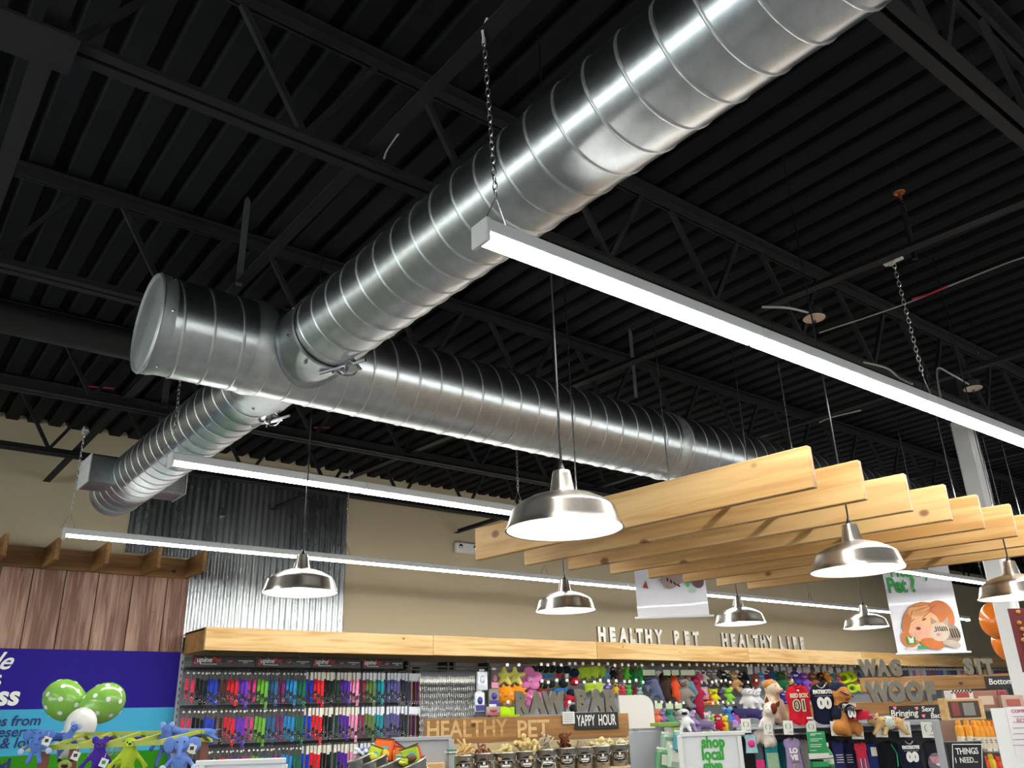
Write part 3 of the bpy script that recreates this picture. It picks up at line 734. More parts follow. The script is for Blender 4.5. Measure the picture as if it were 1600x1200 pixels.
# black brand strips over the collars
M_REDINK = mat('red_ink', 'd02a35', .5)
def strip(x0, x1, i):
    wd = x1 - x0 - .012; t = thing('brand_sign', f'{ordn[i]} black sign strip over the collars from the left', 'sign', ((x0 + x1) / 2, 8.37, 2.20), group='black sign strips over the collars')
    MB().box((0, 0, 0), (wd, .006, .098), bev=.002).build('sign_board', M_BLACKP, t)
    text('L', .085, M_REDINK, t, (-wd * .46, -.005, .004), shear=.25, bold=.001)
    text('upine', .066, M_WINK, t, (-wd * .325, -.005, .012), shear=.2, bold=.0012)
    text('Pet', .066, M_REDINK, t, (-wd * .135, -.005, .012), shear=.2, bold=.0012)
    MB().ring((0, -.006, 0), .03, .0015, 20, 4).build('round_logo', M_REDINK, t, False, (wd * .08, 0, 0)); text('L-P', .026, M_WINK, t, (wd * .08, -.006, 0), shear=.3)
    b = MB(); b.box((wd * .34, -.0045, .008), (wd * .24, .001, .006)); b.box((wd * .34, -.0045, -.008), (wd * .08, .001, .004)); b.box((-wd * .25, -.0045, -.026), (wd * .26, .001, .004)); b.build('small_print', M_WINK, t)
for i, (a, b_) in enumerate(((2.68, 3.30), (3.31, 3.89), (3.90, 4.46), (4.47, 4.98))): strip(a, b_, i)
for z, nm in ((2.14, 'top'), (1.80, 'middle'), (1.45, 'lowest')):
    t = thing('display_rail', f'{nm} black slotted rail that carries the collar hooks', 'rail', (3.86, 8.56, z), group='black collar rails')
    MB().box((0, 0, 0), (2.36, .03, .03), bev=.003).build('rail', M_BLACKP, t)
    MB().box((0, -.02, -.02), (2.36, .01, .008)).build('lip', M_GREYD, t)
# narrow stock right of the collars: leads on cards
for i in range(12):
    px = 641 + (i % 6) * 2.9; row_ = i // 6; P = onY(px, 1052 if row_ == 0 else 1104, 8.35)
    t = thing('slim_lead', f'{("upper", "lower")[row_]} slim patterned lead on a card right of the collars', 'lead', (P.x, 8.35, P.z), group=f'{("upper", "lower")[row_]} slim leads')
    put('card', card_m['pale'], t); c = ('2b2c66', '8a6a4c', '22242a', '7a2030')[i % 4]
    MB().box((0, 0, -.20), (.012, .006, .25)).build('strap', fab(c), t); put('metal_ring', ring_m, t, (0, -.006, -.3))
# chain leads
CY = 8.33
for i in range(27):
    px = 657 + i * 3.2; P = onY(px, 1057, CY)
    if i == 0:
        t0 = thing('chain_lead', 'steel chain lead with pale clip card hanging in a long row', 'lead', (P.x, CY, P.z), group='steel chain leads'); t = t0
        b = MB(); q = []
        b.tube([(.0 + .004 * math.cos(k * 1.1), .004 * math.sin(k * 1.1), -.03 - k * .012) for k in range(56)], .0042, 5); b.build('chain', M_CHAIN, t, True)
        MB().box((0, -.004, -.03), (.022, .012, .065), bev=.002).build('clip_card', M_WHITEP, t); put('peg_hook', hook_m, t)
    else: t = dup(t0, (P.x, CY, P.z + random.uniform(-.006, .006)), random.uniform(-.2, .2), f'steel chain lead with pale clip card hanging in a long row')
P0 = onY(633, 1041, 8.4); P1 = onY(766, 1043, 8.4)
t = thing('hanging_bar', 'double black hang bar over the chain leads', 'rail', ((P0.x + P1.x) / 2, 8.4, P0.z)); L = P1.x - P0.x
b = MB(); b.box((0, 0, 0), (L, .02, .018)); b.box((0, 0, -.035), (L, .02, .012)); b.build('bar', M_BLACKP, t)
for k in (-.47, -.02, .05, .47): MB().box((k * L, .08, .01), (.03, .2, .09)).build('bracket', M_BLACKP, t)
P0 = onY(650, 1055, 8.5); MB().box((P0.x, 8.5, 1.75), (.06, .06, .9)).build('black_post', M_BLACKP); tag(bpy.data.objects['black_post'], 'black rack post left of the chain leads', 'post')
# clear packs
M_CLEAR = mat('clear_plastic', 'c9cdd2', .15, .3, spec=.8)
def pack(px, py, wpx, hpx, Y, col, col2, label):
    P = onY(px, py, Y); Q = onY(px + wpx, py, Y); k = (Q.x - P.x); h = k * hpx / wpx * .86
    t = thing('hanging_pack', label, 'package', (P.x, Y, P.z)); 
    MB().box((0, 0, 0), (k, .03, h), bev=.006).build('blister', M_CLEAR if col is None else pla(col), t)
    MB().box((0, -.017, -h * .3), (k * .9, .004, h * .3)).build('label_band', pla(col2), t)
    MB().box((0, 0, h * .5 + .012), (k * .5, .004, .03)).build('hang_tab', M_WHITEP, t)
    MB().ball((0, -.015, h * .08), (k * .28, .02, h * .2), 10, 6).build('contents', pla(col2), t, True)
pack(753, 1064, 16, 26, 8.3, None, 'c9ccd4', 'clear pack with silver item right of chain leads, upper')
pack(749, 1097, 15, 27, 8.3, None, '3b3a86', 'clear pack with violet base below the silver one')
pack(772, 1062, 12, 26, 8.35, '4a484a', 'd98aa6', 'dark pack with pink rubber ring beside the yellow star')
pack(771, 1090, 16, 24, 8.35, '8b857a', '3a2f8c', 'grey pack with violet ball emblem left of the orange sun')
pack(770, 1111, 22, 12, 8.33, 'a8a29a', 'b0525a', 'pale pack with red tray above the timber sign')
# ================================================================ SOFT TOYS: shapes
def blob(name, parts, vox=.035, smooth=4):
    """one continuous stuffed body from overlapping ellipsoids (unit size)"""
    b = MB()
    for p in parts:
        if p[0] == 'b': b.ball(p[1], p[2], 12, 8, Euler(p[3]).to_matrix().to_4x4() if len(p) > 3 else None)
        else: b.tube([p[1], Vector(p[1]).lerp(Vector(p[2]), .5), p[2]], p[3], 10, True, p[4]); b.ball(p[2], p[4], 10, 6); b.ball(p[1], p[3], 10, 6)
    o = bpy.data.objects.new('tmp', b.mesh('tmp')); COL.objects.link(o)
    r = o.modifiers.new('r', 'REMESH'); r.mode = 'VOXEL'; r.voxel_size = vox
    s_ = o.modifiers.new('s', 'SMOOTH'); s_.iterations = smooth; s_.factor = .6
    dg = bpy.context.evaluated_depsgraph_get(); dg.update()
    me = bpy.data.meshes.new_from_object(o.evaluated_get(dg)); me.name = name
    bpy.data.objects.remove(o)
    me.polygons.foreach_set('use_smooth', [True] * len(me.polygons)); me.materials.clear(); me.materials.append(None); return me
SH = {}
# all hang from z=0 down to z=-1, look towards -y
SH['bear'] = blob('body', [('b', (0, 0, -.2), (.19, .16, .18)), ('b', (0, 0, -.56), (.18, .15, .24)), ('t', (-.13, 0, -.42), (-.26, -.06, -.62), .07, .055), ('t', (.13, 0, -.42), (.26, -.06, -.62), .07, .055), ('t', (-.09, 0, -.72), (-.15, -.07, -.93), .08, .065), ('t', (.09, 0, -.72), (.15, -.07, -.93), .08, .065), ('b', (0, -.14, -.23), (.08, .08, .06))])
SH['long'] = blob('body', [('b', (0, 0, -.12), (.11, .1, .12)), ('t', (0, 0, -.18), (.02, 0, -.7), .09, .11), ('t', (.02, 0, -.7), (.08, 0, -.93), .09, .03), ('t', (-.07, 0, -.3), (-.16, -.03, -.42), .04, .03), ('t', (.07, 0, -.3), (.16, -.03, -.42), .04, .03), ('b', (0, -.1, -.14), (.05, .07, .04))])
SH['fish'] = blob('body', [('b', (0, 0, -.45), (.15, .09, .36)), ('b', (0, 0, -.2), (.08, .07, .18)), ('b', (0, 0, -.9), (.14, .03, .09)), ('b', (.14, 0, -.5), (.06, .02, .1)), ('b', (-.14, 0, -.5), (.06, .02, .1))])
SH['drape'] = blob('body', [('b', (-.12, 0, -.2), (.2, .15, .18)), ('t', (0, 0, -.2), (.12, .05, -.62), .16, .15), ('t', (.05, 0, -.6), (-.12, -.05, -.92), .07, .06), ('t', (.18, 0, -.6), (.26, -.03, -.95), .07, .06), ('t', (-.2, 0, -.25), (-.12, -.12, -.58), .055, .04), ('t', (.08, 0, -.3), (-.16, -.1, -.5), .06, .05)])
SH['lie'] = blob('body', [('b', (-.36, -.05, -.42), (.17, .17, .18)), ('t', (-.2, 0, -.5), (.38, 0, -.55), .19, .2), ('t', (-.2, -.1, -.6), (-.45, -.22, -.86), .08, .07), ('t', (.0, -.1, -.65), (-.15, -.28, -.9), .08, .07), ('t', (.4, -.08, -.62), (.58, -.15, -.88), .09, .07), ('b', (-.5, -.12, -.46), (.09, .09, .07)), ('t', (.52, 0, -.5), (.68, .04, -.38), .045, .03)])
SH['sit'] = blob('body', [('b', (0, -.03, -.2), (.2, .19, .18)), ('t', (0, 0, -.38), (0, .04, -.76), .17, .25), ('t', (-.13, -.12, -.5), (-.14, -.2, -.93), .08, .075), ('t', (.13, -.12, -.5), (.14, -.2, -.93), .08, .075), ('b', (-.24, -.05, -.84), (.13, .2, .13)), ('b', (.24, -.05, -.84), (.13, .2, .13)), ('b', (0, -.21, -.24), (.1, .1, .075))])
def outline_mesh(name, pts, d, puff=0):
    b = MB(); b.prism(pts, d); return b.mesh(name)
def star_pts(n, r1, r2, off=PI / 2):
    return [((r1 if k % 2 == 0 else r2) * math.cos(off + PI * k / n), (r1 if k % 2 == 0 else r2) * math.sin(off + PI * k / n) - .5) for k in range(2 * n)]
def soft(parts, vox, name='body'): return blob(name, parts, vox, 3)
SH['star'] = soft([('b', (0, 0, -.5), (.26, .12, .26))] + [('t', (.1 * math.cos(a), 0, -.5 + .1 * math.sin(a)), (.40 * math.cos(a), 0, -.5 + .40 * math.sin(a)), .17, .09) for a in [PI / 2 + 2 * PI * k / 5 for k in range(5)]], .035)
SH['flower'] = soft([('b', (0, 0, -.5), (.26, .13, .26))] + [('b', (.3 * math.cos(a), 0, -.5 + .3 * math.sin(a)), (.2, .12, .2)) for a in [PI / 2 + 2 * PI * k / 5 for k in range(5)]], .035)
SH['sun'] = soft([('b', (0, 0, -.5), (.36, .2, .36))] + [('t', (.3 * math.cos(a), 0, -.5 + .3 * math.sin(a)), (.46 * math.cos(a), 0, -.5 + .46 * math.sin(a)), .11, .045) for a in [2 * PI * k / 11 for k in range(11)]], .03)
SH['fringe'] = soft([('t', (-.3 + .15 * k, .04 * (k % 2), -.12), (-.34 + .17 * k, -.06 * (k % 2), -.9 + .1 * (k % 3)), .1, .07) for k in range(5)] + [('t', (-.38, 0, -.3), (.4, 0, -.35), .12, .12)], .045)
b_ = MB().ring((0, 0, -.5), .33, .15, 20, 9); SH['ring'] = b_.mesh('body', None, 2); SH['ring'].materials.append(None)
b_ = MB().ball((0, 0, -.5), .48, 16, 10); SH['ball'] = b_.mesh('body', None, 2); SH['ball'].materials.append(None)
b_ = MB(); b_.tube([(-.48 + .08 * k, .05 * math.sin(k * 1.4), -.5 + .05 * math.cos(k * 1.4)) for k in range(13)], .13, 8); b_.ball((-.5, 0, -.5), .19, 8, 6); b_.ball((.5, 0, -.5), .19, 8, 6); SH['rope'] = b_.mesh('body', None, 2); SH['rope'].materials.append(None)
b_ = MB(); b_.tube([(.05 * math.sin(k * .9), .05 * math.cos(k * .9), -.04 - k * .075) for k in range(13)], .085, 8); b_.ball((0, 0, -.93), .13, 8, 6); SH['braid'] = b_.mesh('body', None, 2); SH['braid'].materials.append(None)
b_ = MB(); b_.box((0, 0, -.5), (.5, .1, .86), bev=.03); b_.ball((0, -.05, -.5), (.2, .1, .32), 10, 6); SH['bag'] = b_.mesh('body'); SH['bag'].materials.append(None)
EARR = MB().ball((0, 0, 0), (.075, .03, .085), 8, 6).mesh('ear', None, 2); EARR.materials.append(None)
EARL = MB().ball((0, 0, -.09), (.06, .03, .13), 8, 6).mesh('ear', None, 2); EARL.materials.append(None)
EARP = MB().lathe([(.07, -.02), (.045, .05), (0, .12)], 8).mesh('ear', None, 2); EARP.materials.append(None)
EYE_M = MB().ball((0, 0, 0), .018, 8, 6).mesh('eye', M_BLACKP, 2)
NOSE_M = MB().ball((0, 0, 0), (.032, .025, .024), 8, 6).mesh('nose', M_BLACKP, 2)
MUZ = MB().ball((0, 0, 0), (.095, .08, .065), 10, 7).mesh('muzzle', None, 2); MUZ.materials.append(None)
BEL = MB().ball((0, 0, 0), (.125, .08, .18), 10, 7).mesh('belly', None, 2); BEL.materials.append(None)
TAGM = MB().box((0, 0, 0), (.034, .003, .034)).mesh('price_tag', M_WHITEP)
CARDG = MB().box((0, 0, 0), (.10, .004, .07)).mesh('header_card', mat('mint_card', 'c9d8b4', .6))
cm_cache = {}
def cmesh(me, c):
    k = (me.name, c)
    if k not in cm_cache:
        m2 = me.copy(); m2.materials[0] = fab(c); cm_cache[k] = m2
    return cm_cache[k]
HEADZ = {'bear': (0, -.2, .19, .16), 'long': (0, -.12, .11, .1), 'sit': (0, -.2, .2, .19), 'lie': (-.36, -.42, .17, .17), 'drape': (-.12, -.2, .2, .15)}
def plush(shape, c1, c2, label, P, h, rz=0, ears='r', cat='plush toy', group=None, name='plush_toy', tilt=0, faced=True, rx=0, belly=None, earc=None, xs=1.0, hook=False):
    t = thing(name, label, cat, P, group=group, rot=(rx, tilt, rz)); t.scale = (h * xs, h, h)
    put('body', cmesh(SH[shape], c1), t)
    if shape in HEADZ:
        hx, hz, rr, ry = HEADZ[shape]; hy = -.05 if shape in ('lie',) else 0
        if ears:
            e = {'r': EARR, 'l': EARL, 'p': EARP}[ears]
            for s in (-1, 1):
                o = put('ear', cmesh(e, earc or c2), t, (hx + s * rr * .78, hy, hz + rr * (.72 if ears != 'l' else .45))); o.rotation_euler = (0, s * .35, 0)
        if faced:
            k = rr / .19
            if shape != 'long': 
                o = put('muzzle', cmesh(MUZ, c2), t, (hx, hy - ry * .95, hz - .03)); o.scale = (k, k, k)
                put('nose', NOSE_M, t, (hx, hy - ry * 1.32, hz - .0))
            for s in (-1, 1): put('eye', EYE_M, t, (hx + s * rr * .38, hy - ry * .93, hz + rr * .25))
        if belly: put('belly', cmesh(BEL, belly), t, (0, -.09, -.57))
    if shape == 'sun' or shape == 'star':
        for s in (-1, 1):
            put('eye', EYE_M, t, (s * .1, -.19 if shape == 'sun' else -.12, -.42)); o = put('cheek', cmesh(EARR, 'e08a9a'), t, (s * .2, -.14 if shape == 'sun' else -.09, -.5))
        o = MB().tube([(-.08, -.2 if shape == 'sun' else -.125, -.54), (0, -.21 if shape == 'sun' else -.13, -.58), (.08, -.2 if shape == 'sun' else -.125, -.54)], .012, 5).build('mouth', M_BLACKP, t)
    if shape == 'ball' and c2:
        o = put('stripe', cmesh(SH['ring'], c2), t, (0, 0, .0)); o.scale = (1.04, .6, 1.04)
    if shape == 'flower': put('centre', cmesh(EARR, c2), t, (0, -.13, -.5)).scale = (1.6, 1.2, 1.3)
    if shape == 'fish':
        for s in (-1, 1): put('eye', EYE_M, t, (s * .05, -.065, -.16))
        put('stripe', cmesh(BEL, c2), t, (0, -.045, -.5))
    return t
# ================================================================ TOYS ON THE WALL HOOKS
TY = 8.36
PXM = lambda px, Y=8.4: (onY(px + 1, 1060, Y).x - onY(px, 1060, Y).x)
def pitch_v(px, Y=8.4): return onY(px, 1060, Y).z - onY(px, 1061, Y).z
used = []
def toy(px, pyt, hpx, shape, c1, c2, label, **k):
    P = onY(px, pyt, TY); h = hpx * pitch_v(px) * 1.1
    k.setdefault('xs', 1.45 if px > 1000 else 1.2)
    t = plush(shape, c1, c2, label, P, h, rz=k.pop('rz', -.55), **k)
    used.append((P.x, P.z)); return t
W_ = 'e9e7e2'
L1 = [
 (787, 1041, 30, 'star', 'dcd96a', None, 'left yellow star foam toy with rosy cheeks on the top hooks'), (804, 1041, 30, 'star', 'dedc74', None, 'right yellow star foam toy beside the pink flower'),
 (826, 1041, 36, 'flower', 'dd7fb4', 'e6a0c8', 'large pink flower foam toy in the top row'), (831, 1075, 28, 'flower', 'd877ae', 'e6a0c8', 'pink flower foam toy half behind the letter R'),
 (789, 1068, 32, 'sun', 'f0931e', None, 'orange smiling sun toy left of the letter R'), (806, 1068, 30, 'sun', 'ea8a1c', None, 'second orange sun toy half hidden by the letter R'),
 (786, 1103, 22, 'ball', 'b8e020', None, 'lime green ball toy above the timber sign'), (799, 1104, 22, 'ball', 'aad61c', None, 'second lime ball toy just left of the letter R'),
 (834, 1040, 12, 'ball', '20242a', 'b6c832', 'leftmost black ball with lime stripe in the top row'), (843, 1038, 12, 'ball', '20242a', 'b6c832', 'second black ball with lime stripe in the top row'), (852, 1039, 12, 'ball', '20242a', 'b6c832', 'third black ball with lime stripe in the top row'), (861, 1039, 12, 'ball', '20242a', 'b6c832', 'fourth black ball with lime stripe in the top row'),
 (873, 1040, 12, 'ball', '20242a', 'b6c832', 'black lime-striped ball over the red band'), (885, 1040, 12, 'ball', '20242a', '3a7ac0', 'black blue-striped ball over the white card'), (897, 1044, 13, 'ball', '1c2630', '2f8fd0', 'black and blue ball above the red ball'),
 (897, 1057, 14, 'ball', 'c22038', None, 'red rubber ball under the black and blue ball'), (850, 1048, 14, 'rope', '2f86d8', None, 'upper blue rope toy under the black balls'), (873, 1048, 10, 'bag', 'cc2438', None, 'small red banded toy beside the blue rope'),
 (885, 1049, 10, 'bag', W_, None, 'small white carded toy beside the red one'),
 (841, 1063, 12, 'ball', '20242a', 'b6c832', 'left black striped ball in the second row'), (850, 1064, 12, 'ball', '20242a', 'b6c832', 'middle black striped ball in the second row'), (861, 1062, 12, 'ball', '20242a', 'b6c832', 'right black striped ball in the second row'), (880, 1061, 13, 'ball', '20242a', 'b6c832', 'black striped ball above the lower blue rope'),
 (846, 1073, 9, 'rope', 'c2283c', None, 'red rope toy between the letters R and A'), (875, 1070, 14, 'rope', '2b80d6', None, 'lower blue rope toy over the letter W'), (892, 1076, 12, 'ball', '1c2630', '2f8fd0', 'black and blue ball right of the letter W'),
 (889, 1085, 11, 'ball', 'cc2a40', None, 'left of two small red balls between RAW and BAR'), (896, 1085, 11, 'ball', 'c82238', None, 'right of two small red balls between RAW and BAR'), (884, 1094, 10, 'bag', 'b8203a', None, 'red banded toy low beside the letter W'), (896, 1100, 12, 'ball', '22262c', 'b6c832', 'black striped ball low beside the letter B'),
 (912, 1041, 22, 'fringe', 'a6c238', None, 'lime fringed rope toy, leftmost of three in the top row'), (924, 1040, 21, 'fringe', 'b0cc40', None, 'lime fringed rope toy, middle of three in the top row'), (935, 1039, 20, 'fringe', 'a2be34', None, 'lime fringed rope toy, rightmost of three in the top row'),
 (921, 1066, 16, 'fringe', 'acc63c', None, 'left lime fringed toy above the letter A of BAR'), (933, 1065, 17, 'fringe', 'b6cc58', None, 'right lime fringed toy above the letter A of BAR'),
 (945, 1042, 21, 'bear', '5a94b8', '8a6aa8', 'teal and violet round critter toy beside the lime fringes'), (957, 1041, 19, 'bear', '1e1c20', W_, 'small black and white penguin toy in the top row'), (967, 1042, 22, 'bear', '6a5248', 'b89a8a', 'brown critter toy right of the penguin toy'),
 (978, 1043, 21, 'bear', '5cc03a', 'a0d84a', 'bright green frog toy in the top row'), (989, 1042, 24, 'bear', '1e7a3a', '7a1c28', 'dark green toy with a dark red front'), (999, 1042, 30, 'long', '2f9a4a', 'a8d060', 'long green toy left of the header cards'),
 (948, 1068, 24, 'bear', '6a5ab0', 'd8d4ea', 'violet and white striped critter above BAR'), (961, 1067, 17, 'bear', 'd8aa3a', '20242a', 'yellow beaked small toy in the second row'), (972, 1069, 17, 'bear', 'cc3a4a', 'f0c8cc', 'red dotted toy above the white board'), (982, 1070, 16, 'bear', '4cb840', '8ad860', 'green small toy right of the red dotted one'), (991, 1073, 12, 'bear', '8a1c2c', '5a1018', 'dark red small toy above the white board'), (999, 1074, 14, 'bear', '8ab0a8', 'c8dcd8', 'pale teal small toy right above the white board'),
 (1017, 1054, 42, 'drape', '59617c', '4a526c', 'slate blue elephant plush hanging folded'), (1036, 1050, 50, 'long', '3a2c26', W_, 'dark brown eagle plush with white head'), (1052, 1054, 42, 'long', 'd8502a', '20242a', 'orange fox plush with dark ears'), (1064, 1058, 44, 'bear', '8a7f74', '6e645a', 'taupe hippo plush beside the orange fox'),
 (1075, 1055, 48, 'fish', '5f8796', '49707e', 'teal fish shaped plush'), (1084, 1056, 64, 'long', '9c2440', 'c85070', 'long crimson plush right of the teal fish'), (1098, 1088, 20, 'rope', 'e09a4a', None, 'orange yellow rope at the tail of the crimson plush'),
 (1089, 1046, 22, 'bear', 'cfc8bc', '8a8078', 'left cream cat plush in the top row'), (1097, 1046, 22, 'bear', 'dcd6cc', '4a4440', 'right cream cat plush with dark ears in the top row'), (1106, 1048, 20, 'bear', '6c6862', 'c8c4bc', 'grey raccoon plush in the top row'), (1113, 1047, 24, 'bear', '8a8a88', 'dad8d4', 'pale grey raccoon plush beside the darker one'),
 (1122, 1047, 22, 'long', '4a4238', '2a2622', 'dark brown slim plush in the top row'), (1129, 1048, 24, 'bear', '222022', 'e4e2de', 'black and white skunk plush in the top row'), (1136, 1052, 18, 'bear', '3a3634', 'c8b8a8', 'dark brown dog plush beside the skunk'), (1144, 1048, 32, 'bear', 'b98a58', 'e8dcc8', 'tan and white dog plush in the top row'), (1154, 1052, 20, 'bear', '26262c', 'd0cfcc', 'black and grey badger plush in the top row'),
 (1162, 1050, 24, 'drape', '1c1a20', '2c2a30', 'black plush hanging left of the rust one'),
 (1098, 1072, 20, 'bag', 'c8a0a8', None, 'pink carded toy in the second row'), (1105, 1082, 20, 'bear', 'c42c30', 'e0b040', 'red toy below the pink carded one'), (1114, 1076, 24, 'bear', 'd8d02a', 'a8a020', 'yellow long-armed plush in the second row'), (1124, 1076, 24, 'bear', '4a3c58', '8a6aa0', 'dark violet plush in the second row'), (1136, 1074, 25, 'bear', '86c83c', 'b6e060', 'lime green plush in the second row'),
 (1024, 1108, 24, 'bear', 'ea7a5a', 'f0a890', 'coral orange plush at the left of the third row'), (1033, 1108, 24, 'bear', '8a78a8', 'c8b8d8', 'lilac koala plush in the third row'), (1044, 1107, 24, 'sit', '4f9a78', '7ab898', 'green dinosaur plush on the green edged shelf'), (1055, 1110, 20, 'bear', '8a8a86', 'c8c6c0', 'grey rabbit plush beside the green dinosaur'),
 (1067, 1106, 34, 'bear', 'efeeea', '26242a', 'white dalmatian plush with black patches'), (1077, 1110, 30, 'bear', 'a890c0', 'd0c0dc', 'lilac plush right of the dalmatian'), (1089, 1114, 30, 'lie', '7a6890', 'b8a8c8', 'purple grey plush flopped over the shelf'), (1101, 1112, 32, 'bear', 'dcd8d4', 'b8b4b0', 'white horse plush in the third row'),
 (1111, 1118, 26, 'braid', '7ac840', None, 'green and black braided tug toy'), (1120, 1116, 26, 'bear', 'b81c30', 'd8d4d0', 'dark red plush beside the braided toy'), (1129, 1118, 26, 'bear', 'e0c020', 'f0e060', 'yellow plush left of the blue rabbit'), (1136, 1106, 36, 'long', '4a86c8', '88b0e0', 'long blue rabbit plush'), (1145, 1112, 32, 'fish', '8a5ab8', 'c090d8', 'violet stick toy right of the blue rabbit'), (1151, 1116, 28, 'fish', 'c84a60', 'e8b0b8', 'pink red stick toy beside the violet one'),
 (1179, 1050, 28, 'fish', 'a84a38', '8a3428', 'rust red plush in the top row'), (1187, 1050, 26, 'bear', '5a90b8', 'a8c8dc', 'light blue plush beside the rust one'), (1196, 1048, 18, 'bear', '7a3038', 'e0dcd8', 'maroon and white plush in the top row'), (1206, 1049, 16, 'bear', '2a5a90', '4a7ab0', 'blue plush left of the big green one'),
 (1218, 1048, 30, 'bear', '1f6a40', '8a5a38', 'dark green dressed plush'), (1230, 1052, 28, 'bear', 'b8905a', '5a4ab0', 'tan plush in a violet shirt'), (1240, 1048, 30, 'bear', '3a38a0', 'e6e4f0', 'royal blue dotted plush'), (1254, 1050, 28, 'bear', '8a50b0', 'e0a8c8', 'violet and pink plush left of the brown bear'), (1267, 1050, 28, 'bear', '8a5432', 'd0a880', 'brown teddy bear plush on the top hooks'), (1281, 1050, 22, 'bear', '3a2a24', 'e08030', 'black and orange tiger plush'), (1291, 1048, 20, 'bear', 'ee9c3a', 'f0ece4', 'orange and white fox plush'), (1300, 1052, 26, 'long', '4f9aa8', '88c0c8', 'teal long plush above the navy jersey'), (1307, 1054, 24, 'bear', 'd06a50', 'e8b0a0', 'coral plush right of the teal one'),
 (1316, 1050, 18, 'ring', 'cde01c', None, 'yellow green ring toy, left of two'), (1325, 1048, 18, 'ring', 'c2da24', None, 'yellow green ring toy, right of two'), (1334, 1048, 20, 'fish', 'e07a3a', 'e8d840', 'orange and yellow flat toy beside the rings'), (1341, 1049, 20, 'fish', '3a4a78', '6a7aa8', 'navy flat toy at the end of the ring toys'), (1330, 1068, 14, 'ring', 'b8d830', None, 'lime ring toy in the lower row'), (1340, 1068, 14, 'fringe', 'c8dc50', None, 'lime fringed toy behind the navy cap'),
 (1166, 1074, 36, 'bear', 'dddad6', 'f2f0ee', 'left white sheep plush in the second row'), (1178, 1076, 34, 'bear', 'd6d6da', 'efeef0', 'right white sheep plush in the second row'), (1222, 1080, 20, 'bear', '2c2c88', 'e0e0f0', 'navy dotted plush left of the red jersey, upper'), (1226, 1092, 18, 'bear', '30308c', 'c8a060', 'navy dotted plush left of the red jersey, lower')]
for q in L1: toy(*q)
# a long-horned plush lying across the hooks
toy(1158, 1094, 34, 'lie', '3c3462', '1c1a20', 'violet and black bull plush lying across the hooks', ears='r', xs=1.5)
# pegs with white price tags
tg = 0
def peg(px, py, Yt=8.12):
    global tg
    P = onY(px, py, Yt); bi = int((P.x - GX) / BAY); b = bays[min(max(bi, 0), NB - 1)]
    L = GY - Yt
    if 'pegm' not in KIDS: KIDS['pegm'] = MB().tube([(0, 0, 0), (0, -.5 * 1, 0)], .003, 5).mesh('peg_hook', M_CHROME)
    o = put('peg_hook', KIDS['pegm'], b, (P.x - b.location.x, 0, P.z)); put('price_tag', TAGM, o, (0, -.502, 0), (0, 0, -.3))
for px in [791, 809, 844, 854, 864, 875, 888, 897, 909, 924, 934, 948, 959, 970, 980, 991, 1001, 1018, 1034, 1048, 1061, 1075, 1087, 1099, 1106, 1113, 1120, 1127, 1134, 1143, 1151, 1159, 1166, 1172, 1183, 1191, 1198, 1204, 1211, 1219, 1228, 1239, 1247, 1254, 1262, 1271, 1279, 1286, 1293, 1300, 1305, 1311, 1319, 1326, 1334, 1341]: peg(px, 1037 + (px % 3) + max(0, (px - 900) * .0045))
for px in [845, 855, 868, 884, 899, 911, 927, 936, 949, 961, 974, 982, 992, 1003, 1111, 1117, 1125, 1132, 1139, 1167, 1180, 1204, 1236]: peg(px, 1063 + (px % 4))
for px in [792, 810, 888, 1023, 1032, 1045, 1055, 1066, 1112, 1120, 1128, 1136, 1144]: peg(px, 1097 + (px % 3))
for px in [1412 + i * 5.2 for i in range(9)] + [1466 + i * 5 for i in range(8)] + [1556 + i * 5 for i in range(6)]: peg(px, 1041)
# header cards of the big plush
for i, px in enumerate([1010, 1018, 1042, 1055, 1069, 1080]):
    P = onY(px, 1051, 8.28); o = put('header_card', CARDG, None, P, (0, 0, -.5)); tag(o, f'{ordn[i]} mint and white header card from the left over the big plush', 'card', 'mint header cards')
for i, px in enumerate([1029, 1046, 1060]):
    P = onY(px, 1103, 8.24); o = put('header_card', CARDG, None, P, (0, 0, -.5)); tag(o, f'{ordn[i]} mint card from the left in the lower plush row', 'card', 'lower mint cards')
# white sewn-in product cards over the small plush
CW = MB().box((0, 0, 0), (.085, .004, .12)).mesh('card', mat('white_red_card', 'e2dcdc', .6))
for i, px in enumerate([1172, 1183, 1194, 1213, 1224, 1234, 1249, 1258, 1262, 1277, 1288, 1298, 1310, 1320, 1330]):
    P = onY(px, 1047, 8.42); o = put('product_card', CW, None, P, (0, 0, -.4)); tag(o, f'{("left","second","third","fourth","fifth","sixth","seventh","eighth","ninth","tenth","eleventh","twelfth","thirteenth","fourteenth","last")[i]} white product card hanging above the plush toys under LIFE', 'card', 'white product cards')
